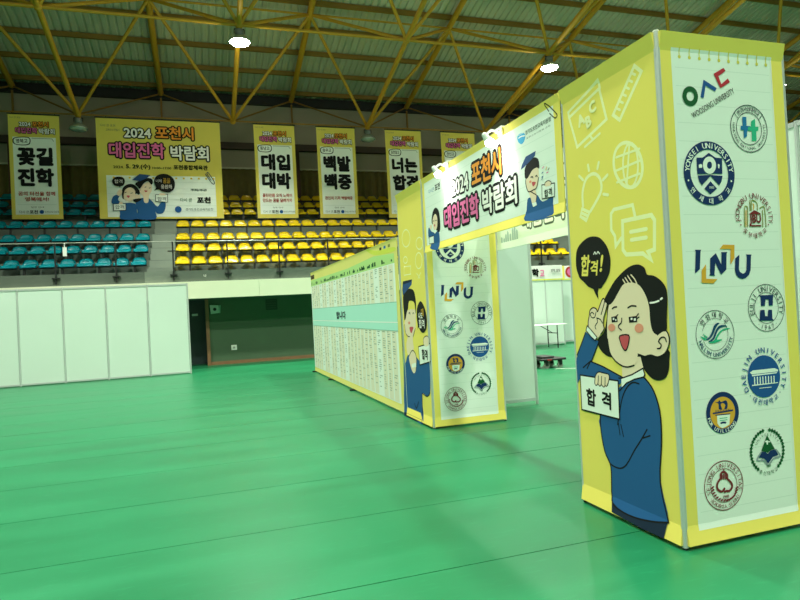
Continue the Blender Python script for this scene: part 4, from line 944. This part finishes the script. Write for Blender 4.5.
q = emb('maroon and olive gate emblem in ring of lettering'); c_ = (.653, 1.909); q.data(JBU_S); q.text('emred2', 'JBU', (.660, 1.893), h=.066, width=.092, off=.035); q.ringtext('emred2', 'JOONGBU UNIVERSITY', c_, .132, .034, 190, -10, .0); q.ringtext('emred2', '중부대학교', c_, .112, .032, 228, 312, .015, True); q.disc('emred2', (c_[0] - .108, c_[1] - .045), .005, 8); q.disc('emred2', (c_[0] + .108, c_[1] - .045), .005, 8)
q = emb('navy and gold three-letter emblem'); q.data(INU)
q = emb('round emblem with teal wing'); c_ = (.303, 1.219); q.ring('emdark', c_, .140, .1435); q.ring('emdark', c_, .094, .0965, 40, -160, 40); q.ring('emdark', c_, .094, .0965, 20, 60, 165); q.data(HALLYM_S); q.ringtext('emdark', '한림대학교', c_, .117, .034, 140, 42, .015); q.ringtext('emteal2', 'HALLYM UNIVERSITY', c_, .119, .025, 200, 345, .012, True)
q = emb('round emblem with navy double block'); c_ = (.709, 1.356); q.ring('emdark', c_, .141, .145); q.ring('emdark', c_, .093, .096); q.data(EULJI_S); q.ringtext('emdark', 'EULJI UNIVERSITY', c_, .118, .034, 195, -15, .0); q.ringtext('emdark', '·1967·', c_, .119, .028, 235, 305, .005, True)
q = emb('round navy emblem with columned building'); c_ = (.657, .942); q.disc('emblue', c_, .128); q.data(DAEJIN_S); q.ringtext('emblue', 'DAEJIN UNIVERSITY', c_, .160, .034, 205, -25, .012); q.ringtext('emblue', '·대진대학교·', c_, .157, .036, 222, 318, .012, True)
q = emb('round dark emblem with gold centre'); c_ = (.324, .757); q.disc('emnavy', c_, .122); q.disc('emgold', c_, .093); q.data(GOLD_S); q.ringtext('card', 'FOR UTILIZING', c_, .107, .022, 195, 320, .012, True); q.text('emnavy', 'EDUCATION', (.325, .770), h=.014, off=.01)
q = emb('round green emblem with mountain and book'); c_ = (.648, .491)
for i in range(15):
    for s in (-1, 1):
        an = R(90 + s * (12 + i * 9.2)); r_ = .128; ux, uy = math.cos(an), math.sin(an); b_ = (c_[0] + r_ * ux, c_[1] + r_ * uy); q.poly('emgreen', [(b_[0] + .013 * ux, b_[1] + .013 * uy), (b_[0] - s * -.014 * uy, b_[1] + s * -.014 * ux), (b_[0] - .013 * ux, b_[1] - .013 * uy), (b_[0] + s * -.014 * uy, b_[1] - s * -.014 * ux)]); q.l -= 1
q.up(); q.data(GREEN_S); q.ringtext('emgreen', '총신대학교', c_, .132, .026, 243, 297, .0, True); q.text('emgreen', '1901', (.652, .402), h=.014); q.ringtext('emgreen', '·UNIVERSITY·', c_, .100, .016, 160, 20, .0)
q = emb('round maroon emblem with leaf wreath'); c_ = (.302, .332); q.ring('emmaroon', c_, .141, .146); q.ring('emmaroon', c_, .096, .099); q.data(SEJONG_S); q.ringtext('emmaroon', 'SEJONG UNIVERSITAS', c_, .120, .028, 195, -15, .0); q.ringtext('emmaroon', '·ACADEMIA SEJONG·', c_, .120, .022, 212, 328, .0, True); q.text('emmaroon', '1940', (.308, .268), h=.018)
for q, nm, lb in parts:
    o = q.build(nm, logo, lb); c2 = link_copy(o, logo2, (0, 0, 0)); c2.matrix_parent_inverse = Matrix.Identity(4)

# header banner over the opening
HH = (2.185, 2.93, 2.11, 2.99, .012, .012)
hd = thing('gate_header', 'white and yellow title banner spanning the gate opening on the near side', 'banner', (XG, (YB + YC) / 2, 2.11))
h_fn = lambda u, v, o: (XG - o, YC - u, v)
rails(hd, XG + .018, YB + .005, XG + .018, YC - .02, (2.125, 2.955))
hc = cloth(h_fn, .034, 2.985, 2.11, 2.99, HH, YCL, 'banner_cloth', hd)
p = Pr(h_fn, .0001, 1, HH); p.rect('paper', .10, 2.19, 2.90, 2.925)
for i in range(6): p.stroke('line', .004, [(.12, 2.30 + .11 * i), (2.88, 2.30 + .11 * i)], False)
p.build('paper_print', hc)
words(h_fn, .0001, hc, [(('white', '2024', (1.135, 2.695)), dict(h=.165, width=.42, off=.03, outline='ink', o2=.13)), (('orange', '포천시', (1.735, 2.725)), dict(h=.245, width=.62, off=.035, outline='ink', o2=.15)),
    (('pink', '대입진학', (1.115, 2.415)), dict(h=.250, width=.88, off=.035, outline='ink', o2=.15)), (('white', '박람회', (1.965, 2.418)), dict(h=.235, width=.66, off=.035, outline='ink', o2=.15))], 6)
p = Pr(h_fn, .0001, 6, HH); p.data(HEADFIG_GIRL); p.build('girl_figure', hc)
nf = next(i for i, e in enumerate(HEADFIG_BOY) if e[1] == 'embsky')
p = Pr(h_fn, .0001, 6, HH); p.data(HEADFIG_BOY[:nf]); p.text('ink', '합격', (2.772, 2.295), h=.06, width=.11, off=.02); p.build('boy_figure', hc)
p = Pr(h_fn, .0001, 6, HH); p.data(HEADFIG_BOY[nf:]); p.build('sponsor_mark', hc); words(h_fn, .0001, hc, [(('greytxt', '경기도포천교육지원청', (2.67, 2.838)), dict(h=.038, width=.38, off=.015)), (('greytxt', '포천교육지원청 교육', (2.67, 2.79)), dict(h=.014, width=.36, off=0)),
    (('ink', '포천', (.52, 2.805)), dict(h=.075, width=.16, off=.03)), (('emteal', '다시큰', (.33, 2.80)), dict(h=.05, width=.17, off=.01))], 6, 'sponsor_lettering')
p = Pr(h_fn, .0001, 6, HH)
p.stroke('ink', .009, [(2.84, 2.90), (2.80, 2.955), (2.815, 2.965), (2.93, 2.86), (2.945, 2.83), (2.915, 2.825), (2.85, 2.88)], True); p.build('paper_clip_print', hc)
# rear header, printed face seen through the opening
HX = XG + TW
hb = thing('gate_header', 'white rear header banner behind the title banner, seen below it', 'banner', (HX, (YB + YC) / 2, 2.11))
rails(hb, HX, YB + .005, HX, YC - .02, (2.135, 2.955))
h2 = lambda u, v, o: (HX - .02 - o, YC - u, v)
H2 = (2.20, 2.93, 2.115, 2.99, .010, .012)
hc2 = cloth(h2, .034, 2.985, 2.115, 2.99, H2, mat('white_header_cloth', hexc('e9f2ea'), .75, 0, .02, 2), 'banner_cloth', hb)
words(h2, .0001, hc2, [(('white', a, (b, c1)), dict(h=d1, width=e, off=.045, outline='greytxt', o2=.13)) for a, b, c1, d1, e in (('2024', 1.135, 2.695, .165, .42), ('포천시', 1.735, 2.725, .245, .62), ('대입진학', 1.115, 2.415, .25, .88), ('박람회', 1.965, 2.418, .235, .66))], 2)
p = Pr(h2, .0001, 2, H2)
for i, (x, h_) in enumerate(((.14, .07), (.20, .05), (.25, .10), (.30, .13), (.36, .09), (.42, .15), (.47, .17), (.52, .12))): p.poly('tower', [(x, 2.20), (x + .04, 2.20), (x + .04, 2.20 + h_ * .8), (x + .02, 2.20 + h_), (x, 2.20 + h_ * .8)])
p.build('skyline_print', hc2)

# clamp spotlights on the header
WPL = mat('white_lamp_body', (.82, .84, .80), .4)
BULB = mat('spot_bulb_lit', (1, .97, .9), .4, 0, 0, 1, emit=30.0)
def spot(y, label):
    t = thing('clamp_spotlight', label, 'spotlight', (XG, y, 3.0), 'clamp spotlights on the header')
    mb = MB(); mb.box(XG - .016, XG + .045, y - .035, y + .035, 2.993, 3.006, WPL, .003); mb.box(XG - .030, XG - .016, y - .035, y + .035, 2.925, 3.006, WPL, .003); mb.tube((XG - .03, y, 2.965), (XG - .06, y, 2.965), .022, WPL, 10); mb.build('clamp', t)
    mb = MB(); mb.path([(XG - .055, y, 2.965), (XG - .10, y + .015, 2.975), (XG - .14, y + .02, 2.945)], .010, WPL, 8); mb.build('arm', t)
    hp = Vector((XG - .145, y + .02, 2.905)); dv = Vector((.50, -.16, -.85)).normalized()
    mb = MB(); mb.tube(hp - dv * .04, hp + dv * .02, .024, WPL, 14, .034); mb.tube(hp - dv * .055, hp - dv * .04, .014, WPL, 12, .024); mb.build('head', t)
    bm = bmesh.new(); bmesh.ops.create_uvsphere(bm, u_segments=14, v_segments=8, radius=.040); bmesh.ops.transform(bm, matrix=Matrix.Translation(hp + dv * .045), verts=bm.verts[:]); mb = MB(); mb.addbm(bm, BULB, True); mb.build('bulb', t)
    d = bpy.data.lights.new('spot_light', 'SPOT'); d.energy = 7.5; d.spot_size = R(115); d.spot_blend = .8; d.shadow_soft_size = .04; d.color = (1, .97, .9)
    o = bpy.data.objects.new('spot_light', d); COL.objects.link(o); lp = hp + dv * .09
    o.parent = t; o.matrix_parent_inverse = Matrix.Translation(-origin(t)); o.matrix_basis = Matrix.Translation(lp) @ (-dv).to_track_quat('Z', 'Y').to_matrix().to_4x4()
spot(5.95, 'white clamp spotlight nearer the far tower on top of the header banner')
spot(4.73, 'white clamp spotlight above the orange lettering on the header banner')

# ================================================================== DATA BOARD
bd = thing('data_board', 'long display board printed with a pale table of columns', 'display board', (XG, (YD + YE) / 2, 0))
HB = (.12, 2.41, .035, 2.44, .006, .006)
d_fn = lambda u, v, o: (XG - o, YE - u, v)
LB = YE - YD - .09
for i in range(8):
    y = YE - LB * i / 7; mb = MB(); mb.tube((XG + .03, y, .012), (XG + .03, y, 2.44), .018, ALU, 8, smooth=False); mb.build('post', bd)
    if i in (0, 2, 4): mb = MB(); mb.box(XG - .07, XG + .12, y - .03, y + .03, 0, .03, DARK); mb.build('foot', bd)
rails(bd, XG + .03, YD + .09, XG + .03, YE, (.03, 2.40))
bc = cloth(d_fn, 0, LB, .035, 2.44, HB, mat('board_yellow_cloth', hexc('e8dc7c'), .75, 0, .04, 1.5), 'printed_cloth', bd)
p = Pr(d_fn, .0002, 1, HB); p.rect('card', 0.0, .135, LB - .14, 2.11); p.poly('tgreen', [(.0, 2.25), (.0, 2.10), (LB - .14, 2.10), (LB - .14, 2.235), (LB - 1.2, 2.29), (LB - 3, 2.24)]); p.rect('brown', .02, 2.27, .50, 2.37)
p.poly('lime', [(LB - 1.6, 2.42), (LB - 1.1, 2.30), (LB - .14, 2.26), (LB - .14, 2.32), (LB - 1.0, 2.36), (LB - 1.45, 2.43)], True)
for i in range(3): p.rect(('brown', 'emteal', 'olive')[i], LB - .85 + .22 * i, 2.345, LB - .74 + .22 * i, 2.385)
p.build('heading_print', bc)
p = Pr(d_fn, .0002, 5, HB); rnd = random.Random(3); ncol = 26; cw = (LB - .30) / ncol
for i in range(ncol):
    if i % 3 != 1 or rnd.random() < .3: p.rect('beige', .12 + i * cw, .15, .12 + (i + .8) * cw, 2.09); p.l -= 1
p.up(); vs = []; fs = []
for i in range(ncol):
    for z0, z1, dn in ((1.60, 2.07, .03), (.24, 1.12, .034)):
        v = z1
        while v > z0:
            if rnd.random() < .6:
                x = .13 + i * cw + rnd.uniform(0, .05); L_ = rnd.uniform(.05, cw * .55); k = len(vs); vs += [(x, v), (x + L_, v), (x + L_, v + .012), (x, v + .012)]; fs.append((k, k + 1, k + 2, k + 3))
            v -= dn
p.raw(vs, fs, 'celltxt'); p.up()
for i in range(60): x = rnd.uniform(.1, LB - .3); p.rect('emgreen', x, 2.13, x + .06, 2.13 + rnd.uniform(.02, .07)); p.l -= 1
p.build('table_print', bc)
p = Pr(d_fn, .0002, 10, HB); p.rect('cyan', 0.05, 1.145, LB - .13, 1.56); p.stroke('white', .014, [(.05, 1.27), (LB - .13, 1.27)], False); p.stroke('tblue', .008, [(.05, 1.555), (LB - .13, 1.555)], False); p.stroke('tblue', .008, [(.05, 1.15), (LB - .13, 1.15)], False)
p.text('emdark', '합니다', (3.25, 1.385), h=.15, width=.85, off=.05); p.build('middle_band_print', bc)

# ================================================================== BEYOND THE OPENING
def booth(x0, x1, y, label, txt):
    t = thing('exhibition_booth', label, 'booth', ((x0 + x1) / 2, y, 0), 'white exhibition booths at the back')
    n = 3; SGN = mat('sign_white', (.86, .84, .82), .5, 0, .01)
    for i in range(n + 1):
        x = x0 + (x1 - x0) * i / n; mb = MB(); mb.tube((x, y, 0), (x, y, 2.57), .022, ALU, 8, smooth=False); mb.build('post', t)
        if i < n:
            mb = MB(); mb.box(x + .02, x0 + (x1 - x0) * (i + 1) / n - .02, y - .004, y + .004, .10, 2.10, WHITEP); mb.build('panel', t)
    mb = MB(); mb.box(x0, x1, y - .02, y + .02, .04, .10, ALU); mb.build('bottom_rail', t)
    mb = MB(); mb.box(x1 - .004, x1 + .004, y + .03, y + 1.9, .05, 2.1, WHITEP); mb.build('side_panel', t)
    mb = MB(); mb.box(x0 - .03, x1 + .03, y - .03, y + .03, 2.11, 2.58, SGN, .005); s = mb.build('sign_board', t)
    p = Pr(lambda u, v, o: (u, y - .03 - o, v), .002); p.rect('lime', x0 - .03, 2.11, x1 + .03, 2.15)
    if txt: p.text('ink', '대학', (x0 + .78, 2.36), h=.26, width=.50, off=.06); p.text('pink', '교', (x0 + 1.13, 2.34), h=.2, width=.16, off=.02); p.text('greytxt', '진학 상담', (x0 + 1.62, 2.41), h=.10, width=.35, off=.02); p.text('line', '포천교육지원청', (x0 + 1.55, 2.28), h=.06, width=.5, off=.01)
    else: p.rect('yellow', x0 - .03, 2.15, x0 + .10, 2.58); p.disc('redtxt', (x0 + .32, 2.37), .19, 20); p.disc('pink', (x0 + .32, 2.37), .12, 16)
    p.build('sign_lettering', s)
booth(9.25, 11.12, 17.15, 'white exhibition booth with dark lettered sign seen through the gate opening', True)
booth(11.42, 13.3, 17.6, 'white exhibition booth with red round mark at the edge of the near tower', False)
# folding table
t = thing('folding_table', 'white-topped folding table with thin black legs in front of the far booth', 'table', (9.5, 16.4, 0))
mb = MB(); mb.box(8.75, 10.55, 16.10, 16.72, .695, .725, mat('table_top', (.78, .80, .76), .4), .006); mb.build('table_top', t)
for x in (8.95, 10.22):
    for y in (16.14, 16.68): mb = MB(); mb.tube((x, y, 0), (x, y, .695), .016, DARK, 8); mb.build('leg', t)
    mb = MB(); mb.tube((x, 16.14, .45), (x, 16.68, .45), .013, DARK, 8); mb.build('crossbar', t)
mb = MB(); mb.tube((10.22, 16.41, .45), (9.8, 16.41, .69), .011, DARK, 6); mb.tube((8.95, 16.41, .45), (9.3, 16.41, .69), .011, DARK, 6); mb.build('brace', t)
# dolly
t = thing('platform_dolly', 'low black platform dolly on casters standing on the green floor', 'dolly', (7.1, 11.65, 0))
BLK = mat('black_plastic', (.015, .015, .016), .5); WH = mat('grey_caster_rubber', (.30, .30, .28), .6)
mb = MB(); mb.box(6.80, 7.42, 11.42, 11.92, .165, .215, BLK, .012); mb.build('deck', t)
mb = MB(); mb.box(6.83, 7.15, 11.46, 11.88, .216, .265, BLK, .01); mb.build('pad', t)
mb = MB(); mb.box(6.95, 7.05, 11.41, 11.419, .175, .20, mat('red_mark', (.4, .02, .02), .5)); mb.build('red_label', t)
for x in (6.96, 7.30):
    for y in (11.49, 11.85):
        mb = MB(); mb.tube((x, y - .02, .065), (x, y + .02, .065), .065, WH, 14); w_ = mb.build('wheel', t)
        mb = MB(); mb.box(x - .035, x + .035, y - .035, y - .025, .06, .165, DARK); mb.box(x - .035, x + .035, y + .025, y + .035, .06, .165, DARK); mb.build('caster_fork', t)
mb = MB(); mb.path([(7.05, 11.28, .006), (7.5, 10.98, .006), (8.2, 10.9, .006), (9.2, 11.2, .006)], .006, mat('white_cable', (.75, .8, .72), .5)); tag(mb.build('floor_cable'), 'thin white cable lying on the green floor beside the dolly', 'cable')
bpy.data.objects.remove(FONT_O); bpy.data.curves.remove(FONT_C)
